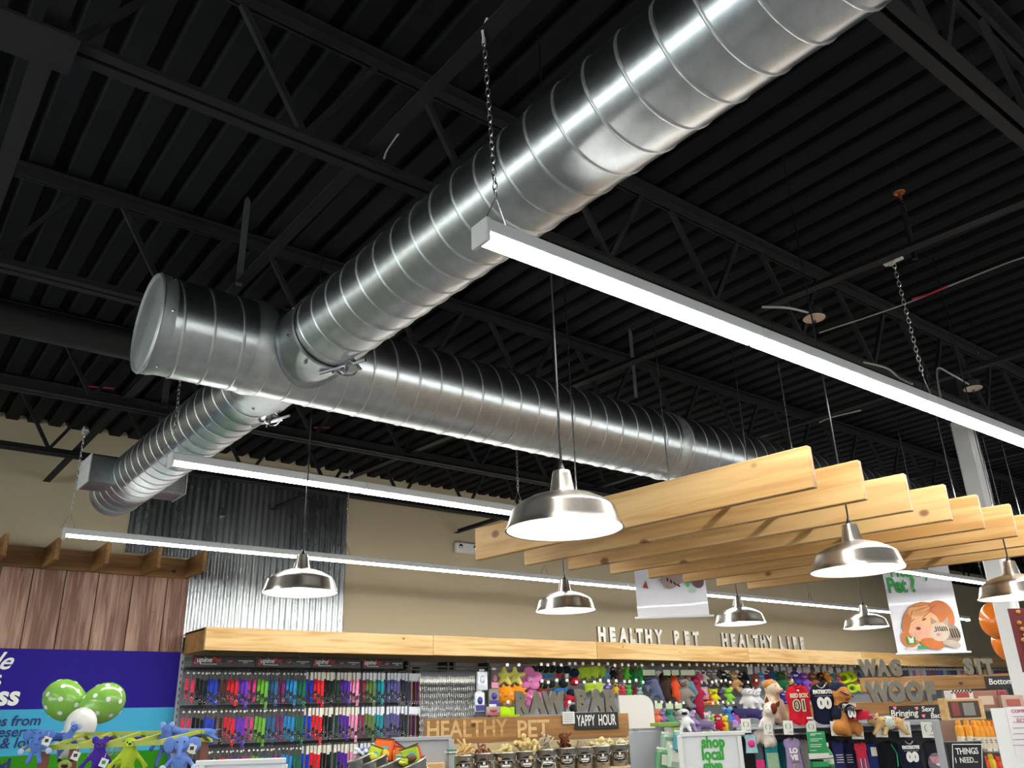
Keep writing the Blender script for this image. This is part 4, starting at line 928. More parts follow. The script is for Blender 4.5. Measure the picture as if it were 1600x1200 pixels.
# far small packets at the right end of the back wall
pal = ['20222c', 'c8c4cc', 'b06a9a', 'd8b8c0', 'cfa890', 'd8cfc4', '4a48b8', '8a3a48', '7a4a40', '3460b0', '2c50a0', '90a8d0', '3a6a4a', '28307a']
pk0 = None
for i in range(26):
    px = 1414 + i * 5.4 if i < 18 else 1540 + (i - 18) * 7
    P = onY(px, 1050, 8.35); c = pal[i % 14]
    t = thing('hanging_packet', 'x', 'package', P); t.rotation_euler = (0, 0, -.6)
    MB().box((0, 0, 0), (.13, .04, .17), bev=.01).build('pouch', pla(c), t); MB().box((0, -.022, .05), (.10, .004, .04)).build('label_band', M_WHITEP, t); MB().tube([(.0, .26, .09), (0, 0, .09)], .004, 5).build('peg_hook', M_CHROME, t)
    t['label'] = 'small packet, %s in the far row right of the letters WAG' % (['first', 'second', 'third', 'fourth', 'fifth', 'sixth', 'seventh', 'eighth', 'ninth', 'tenth', 'eleventh', 'twelfth', 'thirteenth', 'fourteenth', 'fifteenth', 'sixteenth', 'seventeenth', 'eighteenth', 'nineteenth', 'twentieth', 'twenty-first', 'twenty-second', 'twenty-third', 'twenty-fourth', 'twenty-fifth', 'last'][i]); t['group'] = 'packets at the far end of the wall'
# ================================================================ MID-GROUND FIXTURES
class Plane:
    """upright plane through the point seen at (px,py) at depth D, turned by yaw (0 = its right is +x)"""
    def __init__(s, px, py, D, yaw=None, P=None):
        s.P = P or atD(px, py, D); s.yaw = math.atan2(RM[1][0], RM[0][0]) if yaw is None else yaw
        s.r = Vector((math.cos(s.yaw), math.sin(s.yaw), 0)); s.n = Vector((-math.sin(s.yaw), math.cos(s.yaw), 0))
    def at(s, px, py, off=0):
        r = ray(px, py); t = ((s.P + s.n * off - EYE).dot(s.n)) / r.dot(s.n); return EYE + r * t
    def loc(s, px, py, off=0):      # local coords in a frame at s.P turned by yaw
        d = s.at(px, py, off) - s.P; return Vector((d.dot(s.r), d.dot(s.n), d.z))
    def empty(s, name, label, cat, z=0, group=None):
        t = thing(name, label, cat, (s.P.x, s.P.y, z), s.yaw, group); return t
    def rect(s, x0, y0, x1, y1, off=0):   # centre (local), width, height from a pixel box
        ym = (y0 + y1) / 2; xm = (x0 + x1) / 2; a = s.loc(x0, ym, off); b = s.loc(x1, ym, off); c = s.loc(xm, y0, off); d = s.loc(xm, y1, off)
        return Vector(((a.x + b.x) / 2, off, (c.z + d.z) / 2)), b.x - a.x, c.z - d.z
def pbox(pl, name, m, parent, x0, y0, x1, y1, th=.02, off=0, bev=.002, zbase=0):
    c, w_, h = pl.rect(x0, y0, x1, y1, off); c.z += pl.P.z - zbase
    return MB().box((0, 0, 0), (w_, th, h), bev=bev).build(name, m, parent, False, c)
# ---------------------------------------------------------------- chew bar
RB_ = Plane(663, 1140, 7.3, math.radians(-19))
t = RB_.empty('chew_bar', 'timber fronted chew bar with cut out words and a beige back panel', 'store fixture')
pbox(RB_, 'sign_board', M_PINED, t, 663, 1119, 982, 1158, .03)
pbox(RB_, 'back_panel', mat('cream_peg', 'c9b88a', .6), t, 700, 1158, 985, 1182, .02)
for px0, word in ((741, 'HEALTHY'), (836, 'PET')):
    q = RB_.loc(px0 if word == 'HEALTHY' else 833, 1139, -.019); q.z += RB_.P.z; k = RB_.rect(667, 1139, 793, 1140)[1] if word == 'HEALTHY' else RB_.rect(806, 1139, 856, 1140)[1]
    me = text_mesh(word, .20, M_PINEX, .002, .004, sx=1.0); wd = max(v.co.x for v in me.vertices) - min(v.co.x for v in me.vertices)
    qq = RB_.loc(730 if word == 'HEALTHY' else 833, 1140, -.019); qq.z += RB_.P.z; o = put('lettering', me, t, qq); o.scale = (k / wd, 1, 1)
pbox(RB_, 'chalk_board', M_BLACKP, t, 898, 1113, 966, 1139, .012, -.03)
q = RB_.loc(932, 1126, -.038); q.z += RB_.P.z
o = text('YAPPY  HOUR', .115, M_WINK, t, q, 'chalk_lettering', bold=.0015, tilt=.0); k = RB_.rect(902, 1126, 963, 1127)[1]; me = o.data; o.scale = (k / (max(v.co.x for v in me.vertices) * 2), 1, 1.15)
pbox(RB_, 'paper_note', M_WHITEP, t, 879, 1112, 898, 1131, .003, -.04)
for k in range(5): pbox(RB_, 'note_line', M_GREYD, t, 881, 1115 + k * 3, 895, 1115.6 + k * 3, .001, -.0425, 0)
# shelf that carries the pails
yaw = RB_.yaw
SP = Plane(754, 1200, 7.0, yaw); zs = None
def pail_mesh():
    b = MB(); b.lathe([(.0, 0), (.078, 0), (.082, .006), (.097, .165), (.102, .17), (.104, .176), (.101, .182), (.095, .178), (.094, .165), (.08, .01), (0, .008)], 26)
    r1 = MB().ring((0, 0, .12), .0955, .003, 26, 5, Matrix.Rotation(PI / 2, 4, 'X')).ring((0, 0, .04), .087, .003, 26, 5, Matrix.Rotation(PI / 2, 4, 'X')); return b.mesh('pail_body', M_BUCKET, True), r1.mesh('bead', M_BUCKET, 2)
PBODY, PBEAD = pail_mesh()
def curved_label():
    b = MB(); vs = []; n = 18
    vs.append((0, -.094, .085))
    for k in range(n):
        a = 2 * PI * k / n; x = .062 * math.cos(a); z = .085 + .056 * math.sin(a); r = .082 + z * .09 + .002; vs.append((x, -math.sqrt(r * r - x * x), z))
    return b.add(vs, [(0, 1 + k, 1 + (k + 1) % n) for k in range(n)]).mesh('round_label', M_BLACKP, 2)
PLAB = curved_label(); PHAN = MB().tube([(.1 * math.cos(a), -.06 * math.sin(a) - .02, .165 - .09 * math.sin(a)) for a in [PI * k / 14 for k in range(15)]], .0028, 5).mesh('wire_handle', M_CHROME, 2)
def pail(P, label, lab=True, grp='zinc pails of chews', rot=None, sc=1, word=''):
    t = thing('metal_pail', label, 'pail', P, group=grp, rot=rot or (0, 0, -.5)); t.scale = (sc,) * 3
    put('pail_body', PBODY, t); put('bead', PBEAD, t); put('wire_handle', PHAN, t)
    if lab:
        o = put('round_label', PLAB, t)
        for z, s, wd in ((.10, .02, 'W'), (.078, .026, 'HARDY'), (.058, .012, 'NATURAL CHEW')):
            pass
        q = MB(); q.box((0, -.098, .104), (.02, .002, .02)); q.box((0, -.097, .080), (.07, .002, .016)) if not word else text(word, .021, M_WINK, o, (0, -.097, .082), bold=.0008, sx=.8 if len(word) < 9 else .62); q.box((0, -.096, .062), (.05, .002, .006)); q.build('label_print', M_WINK, o)
    return t
rims = [(722, 1180), (754, 1177), (788, 1176), (820, 1173.6), (851, 1171), (882, 1168.5), (909, 1167), (937, 1165.5), (963, 1163), (991, 1161), (1017, 1159)]
kinds = ['c9a86a', '8a5a44', 'd8c68a', 'd9c083', 'b8ac94', '6a3c22', '9a8468', 'e0cf9a', 'e6d7a4', 'd8c290', 'cdc6b2']
kn = ['tan stick', 'brown ring', 'pale rolled', 'cream bone', 'grey fish skin', 'dark brown stick', 'greyish strip', 'pale yellow rope', 'cream nugget', 'tan nugget', 'pale fish skin']
cu = {}
random.seed(11)
A0 = Plane(722, 1180, 6.95, math.radians(-9.3)); zr = A0.P.z
for i, (px, py) in enumerate(rims):
    P = A0.at(px, py); P.z = P.z - .178
    pail(P, f'{ordn[i]} zinc pail from the left on the chew bar, filled with {kn[i]} chews', word=('', '', '', '', 'COD SKIN', 'SALMON SKIN', '', 'TURKEY', 'TURKEY', 'DUCK FEET', 'BULLY')[i])
    big = i in (0, 1, 2, 3, 4, 5)
    for k in range(15 if big else 11):
        c = kinds[i]; key = (c, k % 4)
        if key not in cu:
            b = MB(); L = .15 if i in (0, 3, 4, 5) else .09; r = .010 if i in (0, 4, 5, 1) else .016
            if i == 1 and k % 2: b.ring((0, 0, 0), .035, .009, 14, 6)
            else:
                s_ = random.uniform(-.25, .25); b.tube([(0, 0, -L / 2), (.2 * L * s_, .02, 0), (L * s_, 0, L / 2)], r, 7, True, r * random.uniform(.6, 1.1))
                if i in (3, 7): b.ball((0, 0, -L / 2), r * 1.5, 7, 5); b.ball((L * s_, 0, L / 2), r * 1.5, 7, 5)
            cu[key] = b.mesh('chew', fab(c, .7), 2)
        a = random.uniform(0, 2 * PI); rr = random.uniform(.0, .075); up = random.uniform(.16, .225) + (.03 if i in (0, 4, 5) else 0) - rr * .4
        o = put('dog_chew', cu[key], None, P + Vector((rr * math.cos(a), rr * math.sin(a), up)), (random.uniform(-1.1, 1.1), random.uniform(-1.1, 1.1), random.uniform(0, 6)))
        tag(o, f'{kn[i]} chew heaped in the {ordn[i]} zinc pail from the left', 'dog chew', f'chews in the {ordn[i]} pail')
q0 = A0.at(690, 1180); q1 = A0.at(1036, 1180); L = (q1 - q0).length; mid = (q0 + q1) / 2; mid.z = 0
t = thing('pail_table', 'pale timber shelf with a white price edge carrying the zinc pails', 'table', mid, A0.yaw)
MB().box((0, .06, zr - .195), (L + .1, .42, .03), bev=.003).build('table_top', M_PINEX, t)
MB().box((0, -.155, zr - .195), (L + .1, .006, .034)).build('price_edge', M_WHITEP, t)
for k in range(9): MB().box((-L / 2 + .1 + k * L / 8.6, -.16, zr - .195), (.06, .003, .026)).build('price_label', mat('label_grey', 'a8a8a4', .6), t)
MB().box((0, .02, (zr - .21) / 2), (L, .24, zr - .21), bev=.004).build('base', M_GREYD, t)
# zinc letters on the timber board
def fl(pl, word, pxs, pyb, h, lbl, off=.0, ext=.02):
    for ch, px, i in zip(word, pxs, range(9)):
        P = pl.at(px, pyb, off); me = text_mesh(ch, h * 1.40, mat_rl, ext, .016, sx=.76 if len(word) < 4 and word != 'SIT' or True else 1)
        xs_ = [v.co.x for v in me.vertices]; zz = min(v.co.z for v in me.vertices)
        o = put('sign_letter', me, None, P - pl.r * (min(xs_) + max(xs_)) / 2 - Vector((0, 0, zz)), (0, 0, pl.yaw)); tag(o, f'zinc letter {ch}, {ordn[i]} of the word {lbl}', 'letter', 'zinc letters ' + lbl)
mat_rl = galv('aged_zinc', '6e6a60', '8c877b', .45, .65, 20)
fl(RB_, 'RAW', [816, 839, 865], 1116, .175, 'RAW on the timber sign', 0)
fl(RB_, 'BAR', [909, 932, 956], 1112, .175, 'BAR on the timber sign', 0)
# curved white board right of BAR
c, w_, h = RB_.rect(968, 1086, 1021, 1138, .02); pts = []
pts = [(-w_ / 2, -h / 2), (w_ / 2, -h / 2)] + [(w_ / 2 - w_ * .32 + w_ * .32 * math.cos(a), h / 2 - h * .38 + h * .38 * math.sin(a)) for a in [PI / 2 * k / 8 for k in range(9)]] + [(-w_ / 2, h / 2)]
o = MB().prism(pts, .02).build('white_board', mat('white_board', 'e0ddd4', .5), None, False, RB_.P + RB_.r * c.x + RB_.n * c.y + Vector((0, 0, c.z))); o.rotation_euler = (0, 0, RB_.yaw); tag(o, 'plain white board with one rounded corner right of the letters BAR', 'board')
# ---------------------------------------------------------------- grey slat panel and tilted pails with packets
SL = Plane(660, 1175, 6.1, math.radians(-42))
t = SL.empty('slat_fixture', 'grey slatted end panel between the packet pails and the chew bar', 'store fixture')
pbox(SL, 'panel', M_GREY, t, 615, 1157, 703, 1230, .03)
pbox(SL, 'top_rail', M_GREY, t, 612, 1151, 705, 1157, .04, -.01)
pbox(SL, 'post', M_GREY, t, 702, 1155, 709, 1230, .04, -.02)
pbox(SL, 'shelf_sign', mat('green_tag', '3f7a66', .5), t, 697, 1171, 713, 1179, .006, -.04); q = SL.loc(705, 1175, -.046); q.z += SL.P.z; text('Greenies', .026, M_WINK, t, q, bold=.0006)
pbox(SL, 'wood_ledge', M_PINEX, t, 652, 1192, 694, 1202, .12, -.09)
TP = Plane(600, 1185, 5.5, math.radians(-37))
pk = [(563, 1182, .88, 'white pail tilted at the left, filled with blue and white wrapped packets'), (583, 1186, .9, 'second tilted zinc pail, with a lime and orange bag'), (607, 1190, .98, 'third tilted zinc pail, with orange bags'), (638, 1193, 1.15, 'largest tilted zinc pail, nearest the grey slat panel')]
for i, (px, py, sc, lb) in enumerate(pk):
    P = TP.at(px, py, -.03 * i); R_ = Euler((.12, -.35, -.64)).to_matrix(); pail(P - R_ @ Vector((0, 0, .18 * sc)), lb.replace('white pail', 'zinc pail'), False, 'tilted pails with packets', (.12, -.35, -.64), sc)
def packet(px, py, w, h, c1, c2, rz, label, off=0, c3='1c1c1c'):
    P = TP.at(px, py, off); t = thing('treat_packet', label, 'packet', P, rot=(-.1, rz, TP.yaw))
    b = MB(); b.box((0, 0, 0), (w, .03, h * .8), bev=.01); b.box((0, 0, h * .45), (w, .008, h * .1)); b.build('pouch', pla(c1, .25), t)
    MB().box((0, -.005, h * .46), (w * 1.02, .012, h * .05)).build('top_band', pla(c3), t); MB().ball((0, -.012, -h * .12), (w * .38, .012, h * .22), 12, 6).build('window_print', pla(c2, .25), t, True)
    MB().box((w * .1, -.018, h * .12), (w * .3, .004, h * .1)).build('label_patch', pla('3fa8b8'), t)
packet(599, 1173, .125, .16, 'e8641e', 'e8c02a', .12, 'orange and yellow packet standing highest in the tilted pails')
packet(585, 1179, .09, .11, 'b8cc2a', 'd8d84a', .35, 'lime packet leaning left of the orange one', -.03)
packet(618, 1176, .09, .12, 'd83a2a', 'f0a02a', .6, 'red topped packet right of the orange one', .03)
packet(627, 1181, .10, .11, 'd8702a', '5ab0a8', .2, 'orange packet with teal print in the large pail', -.05)
packet(641, 1182, .12, .12, '9ab82a', '6a4a30', -.25, 'lime packet with black top in the large pail', -.06)
packet(650, 1179, .07, .13, 'e03a1e', 'e0602a', -.35, 'narrow red packet at the right rim of the large pail', -.02)
packet(628, 1190, .08, .06, 'c8cc2a', 'd8d030', .1, 'small yellow packet low in the large pail', -.1)
wr = MB().ball((0, 0, 0), (.022, .012, .014), 7, 5).mesh('wrapped_treat', pla('dfe2ea'), 2); wr2 = MB().ball((0, 0, 0), (.022, .012, .014), 7, 5).mesh('wrapped_treat', pla('5a62a8'), 2)
for k in range(16):
    P = TP.at(556 + (k * 7 % 23), 1177 - (k * 3 % 8) * .9, -.03 + .01 * (k % 4)); o = put('wrapped_treat', (wr, wr2)[k % 2], None, P, (k, k * 1.3, k * .7)); tag(o, 'small %s wrapped treat heaped in the first tilted pail' % ('white', 'blue')[k % 2], 'treat', 'wrapped treats in the first tilted pail, ' + ('white', 'blue')[k % 2])
t = thing('pail_stand', 'grey stepped stand under the tilted pails', 'stand', Vector((TP.at(605, 1200).x, TP.at(605, 1200).y, 0)), TP.yaw)
zt = TP.at(605, 1200).z - .2
MB().box((0, .05, zt / 2), (.65, .4, zt), bev=.005).build('body', M_GREYD, t); MB().box((0, -.16, zt), (.65, .02, .05)).build('lip', M_CHROME, t)
# ---------------------------------------------------------------- shop local sign
SG = Plane(1114, 1172, 5.4); 
t = SG.empty('sign_stand', 'white framed sign on a stand reading shop local give in green', 'sign')
pbox(SG, 'frame_top', M_WHITE, t, 1063, 1143, 1163, 1150, .03, 0, .004); pbox(SG, 'frame_side', M_WHITE, t, 1063, 1149, 1070, 1262, .03, 0, .004); pbox(SG, 'frame_side', M_WHITE, t, 1157, 1149, 1164, 1262, .03, 0, .004); pbox(SG, 'frame_bottom', M_WHITE, t, 1063, 1256, 1163, 1262, .03, 0, .004)
pbox(SG, 'sign_panel', mat('sign_white', 'e8eaea', .5), t, 1069, 1149, 1158, 1257, .012, .008)
for k, (wd, py) in enumerate((('shop', 1160), ('local', 1179), ('give', 1197))):
    q = SG.loc(1114, py, -.002); q.z += SG.P.z; text(wd, .098, M_GREENINK, t, q, bold=.0035, sx=.8)
zf = SG.at(1114, 1262).z
MB().tube([(0, .01, .02), (0, .01, zf + .02)], .016, 10).build('pole', M_CHROME, t); MB().lathe([(0, 0), (.17, 0), (.17, .012), (.03, .025), (0, .025)], 24).build('base', M_WHITE, t, True)
# green and white goods left of the sign
GP = Plane(1045, 1165, 6.3, -.5)
t = GP.empty('corner_shelf', 'grey corner shelf with green edges beside the shop local sign', 'shelf')
pbox(GP, 'post', M_GREY, t, 1036, 1136, 1040, 1225, .05, .1); pbox(GP, 'panel', M_GREY, t, 985, 1142, 1036, 1225, .02, .12); pbox(GP, 'shelf_deck', mat('leaf_green', '7fa03c', .5), t, 1022, 1129, 1054, 1135, .2, .1); pbox(GP, 'side_edge', MATS['leaf_green'], t, 1052, 1137, 1062, 1152, .02, -.03)
pbox(GP, 'header_panel', M_WHITEP, t, 1038, 1137, 1053, 1150, .01, .05); q = GP.loc(1043, 1143, .04); q.z += GP.P.z; text('Z', .07, M_WINK, t, q, bold=.002)
for i, (px, py, w, h, c, lb) in enumerate(((1044, 1170, .12, .20, '7fa088', 'upper green white bag with a fish print'), (1040, 1190, .16, .16, '4f8a5a', 'middle dark green bag under the white one'), (1052, 1184, .10, .17, 'a8c0a8', 'pale green bag touching the sign frame'), (1060, 1160, .07, .14, '3f8a9a', 'teal packet behind the sign frame'))):
    P = GP.at(px, py, -.03 * i); tt = thing('food_bag', lb, 'bag', P, rot=(0, .15, -.4)); MB().box((0, 0, 0), (w, .07, h), bev=.02).build('bag_body', pla(c, .35), tt); MB().box((0, -.037, .01), (w * .6, .004, h * .45), bev=.001).build('printed_panel', pla('d8dcc8'), tt); MB().box((0, 0, h / 2 + .006), (w * .9, .02, .016)).build('seal', pla('e8e8e0'), tt)
P = RB_.at(698, 1192, -.5); tt = thing('food_bag', 'green edged cream packet left of the first zinc pail', 'bag', P, rot=(0, -.1, -.6)); MB().box((0, 0, 0), (.14, .06, .12), bev=.015).build('bag_body', pla('4f7a4a', .35), tt); MB().box((0, -.032, .0), (.09, .004, .1)).build('printed_panel', pla('d9ddb8'), tt)
# ---------------------------------------------------------------- apparel stand
AP = Plane(1320, 1135, 7.2)
t = AP.empty('apparel_stand', 'grey apparel stand with a wire deck, plush dogs on top, clothes below', 'store fixture')
pbox(AP, 'front_rail', M_GREY, t, 1150, 1132, 1480, 1136, .03, 0); pbox(AP, 'deck', M_GREYD, t, 1150, 1131, 1480, 1133, .5, .28, 0); pbox(AP, 'hang_rail', M_CHROME, t, 1150, 1143, 1480, 1145, .02, .12, 0)
pbox(AP, 'back_panel', M_GREY, t, 1150, 1128, 1480, 1260, .03, .45); pbox(AP, 'upright', M_GREYD, t, 1150, 1126, 1155, 1330, .05, .3); pbox(AP, 'upright', M_GREYD, t, 1476, 1126, 1481, 1330, .05, .3)
pbox(AP, 'inner_panel', M_BLACKP, t, 1152, 1146, 1478, 1260, .02, .36)
# boards with the words
WB = Plane(1400, 1100, 7.9)
o = WB.empty('timber_sign_shelf', 'brown timber board that carries the word WOOF', 'shelf'); pbox(WB, 'board', M_PINED, o, 1204, 1098, 1490, 1118, .03); pbox(WB, 'ledge', M_PINED, o, 1204, 1097, 1490, 1099, .12, .06)
for px in (1208, 1478): pbox(WB, 'post', M_GREYD, o, px, 1099, px + 5, 1330, .04, .08)
WG = Plane(1450, 1056, 9.0)
o = WG.empty('timber_sign_shelf', 'brown timber board that carries the words WAG and SIT', 'shelf'); pbox(WG, 'board', M_PINED, o, 1344, 1057, 1602, 1078, .03); pbox(WG, 'ledge', M_PINED, o, 1344, 1055.5, 1602, 1057.5, .12, .06)
for px in (1404, 1592): pbox(WG, 'post', M_GREYD, o, px, 1058, px + 5, 1300, .04, .08)
fl(WB, 'WOOF', [1374, 1403, 1431, 1457], 1099, .175, 'WOOF'); fl(WG, 'WAG', [1358, 1381, 1401], 1057, .15, 'WAG'); fl(WG, 'SIT', [1516, 1531, 1546], 1055, .145, 'SIT')
def chalk(pl, x0, y0, x1, y1, words, label, off=-.025):
    c, w_, h = pl.rect(x0, y0, x1, y1, off); t = thing('chalk_sign', label, 'sign', pl.P + pl.r * c.x + pl.n * c.y + Vector((0, 0, c.z)), pl.yaw)
    MB().box((0, 0, 0), (w_, .012, h), bev=.002).build('black_board', M_BLACKP, t)
    for wd, fx, fz, s, mt in words: text(wd, s * h, mt, t, (fx * w_, -.009, fz * h), 'chalk_lettering', bold=.0012, shear=.1)
    return t, w_, h
M_PINKC = mat('pink_chalk', 'f08cb0', .7)
ct, cw_, chh = chalk(WB, 1391, 1102, 1478, 1125, (('Bringing', -.26, -.02, .62, M_WINK), ('Sexy', .18, .22, .5, M_WINK), ('Back', .32, -.24, .5, M_WINK)), 'black chalk sign under WOOF reading Bringing Sexy Back with pink hearts')
hp = [(0, -.5), (.45, 0), (.42, .3), (.2, .42), (0, .22), (-.2, .42), (-.42, .3), (-.45, 0)]
for fx, fz in ((-.41, .36), (-.02, .3), (.08, -.24)):
    put('pink_heart', MB().prism([(x * .035, z * .035) for x, z in hp], .003).mesh('pink_heart', M_PINKC), ct, (fx * cw_, -.009, fz * chh))
chalk(WG, 1540, 1056, 1592, 1074, (('Bottoms', -.02, 0, .72, M_WINK),), 'black chalk sign reading Bottoms on the upper timber board')
# round-logo price cards along the rail
def logo_card(i, px0, py0, px1, py1):
    c, w_, h = AP.rect(px0, py0, px1, py1, -.03); P = AP.P + AP.r * c.x + AP.n * c.y + Vector((0, 0, c.z))
    t = thing('logo_card', f'{ordn[i]} white card with green ring emblem from the left along the apparel rail', 'card', P, AP.yaw, 'ring emblem cards'); t.rotation_euler = (0, .04, AP.yaw)
    MB().box((0, 0, 0), (w_, .004, h), bev=.001).build('card_board', M_WHITEP, t)
    b = MB(); R_ = w_ * .27; b.tube([(R_ * math.cos(a), -.004, h * .1 + R_ * math.sin(a)) for a in [-1.0 + k * .25 for k in range(9)]], .003, 4); b.tube([(R_ * math.cos(a), -.004, h * .1 + R_ * math.sin(a)) for a in [2.1 + k * .25 for k in range(9)]], .003, 4); b.build('ring_emblem', mat('ring_green', '5f8a50', .5), t)
    MB().box((w_ * .2, -.003, -h * .32), (w_ * .4, .001, .004)).build('print_line', M_INK, t)
for i, q in enumerate([(1158, 1123, 1173, 1145), (1193, 1127, 1207, 1149), (1224, 1126, 1239, 1148), (1260, 1126, 1275, 1149), (1298, 1127, 1315, 1150), (1330, 1131, 1349, 1155), (1367, 1128, 1386, 1152), (1404, 1127, 1423, 1152), (1440, 1128, 1462, 1153)]): logo_card(i, *q)
# ---------------------------------------------------------------- clothes
def garment(pl, x0, y0, x1, y1, c1, label, off=.08, kind='vest', c2=None, extra=None, cat='dog shirt', name='dog_shirt'):
    c, w_, h = pl.rect(x0, y0, x1, y1, off); P = pl.P + pl.r * c.x + pl.n * c.y + Vector((0, 0, c.z + h / 2))
    t = thing(name, label, cat, P, pl.yaw)
    if kind == 'jersey': pts = [(-.16, 0), (-.1, -.05), (0, -.075), (.1, -.05), (.16, 0), (.36, -.06), (.5, -.28), (.42, -.42), (.40, -.6), (.43, -.86), (.25, -.97), (0, -1), (-.25, -.97), (-.43, -.86), (-.40, -.6), (-.42, -.42), (-.5, -.28), (-.36, -.06)]
    else: pts = [(-.18, 0), (-.1, -.07), (0, -.1), (.1, -.07), (.18, 0), (.4, -.03), (.46, -.16), (.38, -.3), (.4, -.62), (.46, -1), (0, -.97), (-.46, -1), (-.4, -.62), (-.38, -.3), (-.46, -.16), (-.4, -.03)]
    bm = bmesh.new(); b = MB()
    # cloth body with folds: grid clipped in the outline widths
    n = 22; m = 14; rows_ = []
    def half(v):
        xs_ = []
        for (xa, za), (xb, zb) in zip(pts, pts[1:] + pts[:1]):
            if (za - v) * (zb - v) <= 0 and za != zb: xs_.append(xa + (xb - xa) * (v - za) / (zb - za))
        return max(xs_) if xs_ else .3
    vs = []; 
    for side in (-1, 1):
        for j in range(n + 1):
            v = -.001 - j / n * .985; hw = half(v)
            for i in range(m + 1):
                u = -1 + 2 * i / m; x = u * hw; d = .12 * math.sqrt(max(0, 1 - u * u)) + .004; fold = .018 * math.sin(u * 9 + v * 5) * min(1, -v * 1.5)
                zz = v if not (j == 0) else -.0 - .10 * max(0, 1 - abs(x) / .18) if side < 0 else v
                vs.append((x * w_, side * d * w_ * .7 + fold * w_, zz * h))
    fs = []; K = (n + 1) * (m + 1)
    for s_ in (0, 1):
        for j in range(n):
            for i in range(m):
                a = s_ * K + j * (m + 1) + i; f = (a, a + 1, a + m + 2, a + m + 1); fs.append(f if s_ else f[::-1])
    for j in range(n):
        for i in (0, m):
            a = j * (m + 1) + i; fs.append((a, a + m + 1, K + a + m + 1, K + a))
    b.add(vs, fs); b.build('cloth_body', fab(c1), t, 2)
    MB().tube([(-.16 * w_, -.06 * w_, 0), (-.08 * w_, -.09 * w_, -.06 * h), (0, -.1 * w_, -.085 * h), (.08 * w_, -.09 * w_, -.06 * h), (.16 * w_, -.06 * w_, 0)], .006, 6).build('collar_trim', fab(c2 or c1), t, 2)
    MB().tube([(-.3 * w_, 0, -.03 * h), (0, 0, .05 * h), (.3 * w_, 0, -.03 * h)], .006, 6).tube([(0, 0, .05 * h), (0, .0, .05 * h + .03), (.012, 0, .05 * h + .045)], .004, 5).build('hanger', M_BLACKP, t)
    def F_(s, fz, sz, mt, fx=0, bold=.002):
        o = text(s, sz * h, mt, t, (fx * w_, -.115 * w_ - .006, fz * h), bold=bold); wd_ = 2 * max(v.co.x for v in o.data.vertices); o.scale = (min(1, .72 * w_ / wd_), 1, 1); return o
    if extra: extra(t, F_, w_, h)
    return t
M_RD = mat('red_cloth_ink', 'b02030', .7)
def ex_red(t, F_, w_, h):
    F_('RED SOX', -.27, .14, mat('cream_ink', 'd8c8a8', .7), bold=.003); F_('01', -.52, .36, mat('cream_ink', 'd8c8a8', .7), bold=.010); F_('01', -.52, .36, M_INK, bold=-.0005).location.y -= .004; MB().box((.3 * w_, -.1 * w_, -.82 * h), (.05, .004, .016)).build('hem_patch', M_WHITEP, t); MB().box((0, -.125 * w_, -.14 * h), (.018, .004, .012)).build('neck_patch', M_WHITEP, t)
def ex_nav(t, F_, w_, h):
    F_('PATRIOTS', -.18, .13, M_WINK, bold=.003); F_('00', -.47, .36, M_WINK, bold=.008); MB().box((0, -.125 * w_, -.28 * h), (w_ * .6, .003, .004)).build('seam_line', M_GREY, t)
garment(AP, 1228, 1070, 1269, 1134, 'c81e30', 'red jersey number 01 hanging in front of the plush toys', -.02, 'jersey', extra=ex_red, name='dog_jersey', cat='dog jersey')
garment(AP, 1265, 1070, 1308, 1133, '1a2038', 'navy jersey number 00 hanging beside the red jersey', .03, 'jersey', 'a8a49a', ex_nav, name='dog_jersey', cat='dog jersey')
def ex_love(t, F_, w_, h):
    F_('LO', -.38, .2, M_WINK, bold=.004); F_('VE', -.58, .2, M_WINK, bold=.004); MB().box((.05 * w_, -.12 * w_, -.72 * h), (w_ * .5, .003, .003)).build('print_line', M_INK, t); MB().ring((0, -.12 * w_, -.84 * h), .016, .003, 12, 5).build('sun_print', mat('yellow_print', 'd8c050', .6), t)
garment(AP, 1163, 1147, 1184, 1177, 'a8ccd8', 'pale blue dog outfit with a pink bow beside the sign', .0, 'vest', extra=lambda t, F_, w_, h: MB().ball((-.09 * w_, -.13 * w_, -.5 * h), (.02, .012, .03)).ball((.09 * w_, -.13 * w_, -.5 * h), (.02, .012, .03)).build('pink_bow', fab('d83a80'), t, True))
garment(AP, 1178, 1152, 1194, 1204, '5a6a70', 'grey dog coat with pink hem right of the pale blue outfit', .05, 'vest', extra=lambda t, F_, w_, h: MB().box((0, -.06 * w_, -.83 * h), (w_ * .85, .02, h * .3), bev=.008).build('pink_hem', fab('d83a78'), t))
garment(AP, 1193, 1154, 1219, 1206, '2a8f9c', 'teal dog shirt with a pale patterned front', .04, 'vest', extra=lambda t, F_, w_, h: MB().box((0, -.115 * w_, -.68 * h), (w_ * .7, .006, h * .5), bev=.003).build('patterned_front', fab('9cb894'), t))
garment(AP, 1214, 1158, 1228, 1204, '1f6a72', 'dark teal dog shirt half behind the patterned one', .14)
garment(AP, 1225, 1153, 1254, 1206, '9a88b0', 'lavender dog shirt printed LOVE', .02, 'vest', extra=ex_love)
garment(AP, 1250, 1155, 1266, 1206, '8a8480', 'grey dog shirt behind the lavender one', .14)
garment(AP, 1300, 1158, 1322, 1206, '2b2c5c', 'navy dog shirt with white printed lines, left of the pair', .1, 'vest', extra=lambda t, F_, w_, h: [MB().box((0, -.12 * w_, -(.45 + k * .08) * h), (w_ * .5, .003, .005)).build('print_line', M_WINK, t) for k in range(4)])
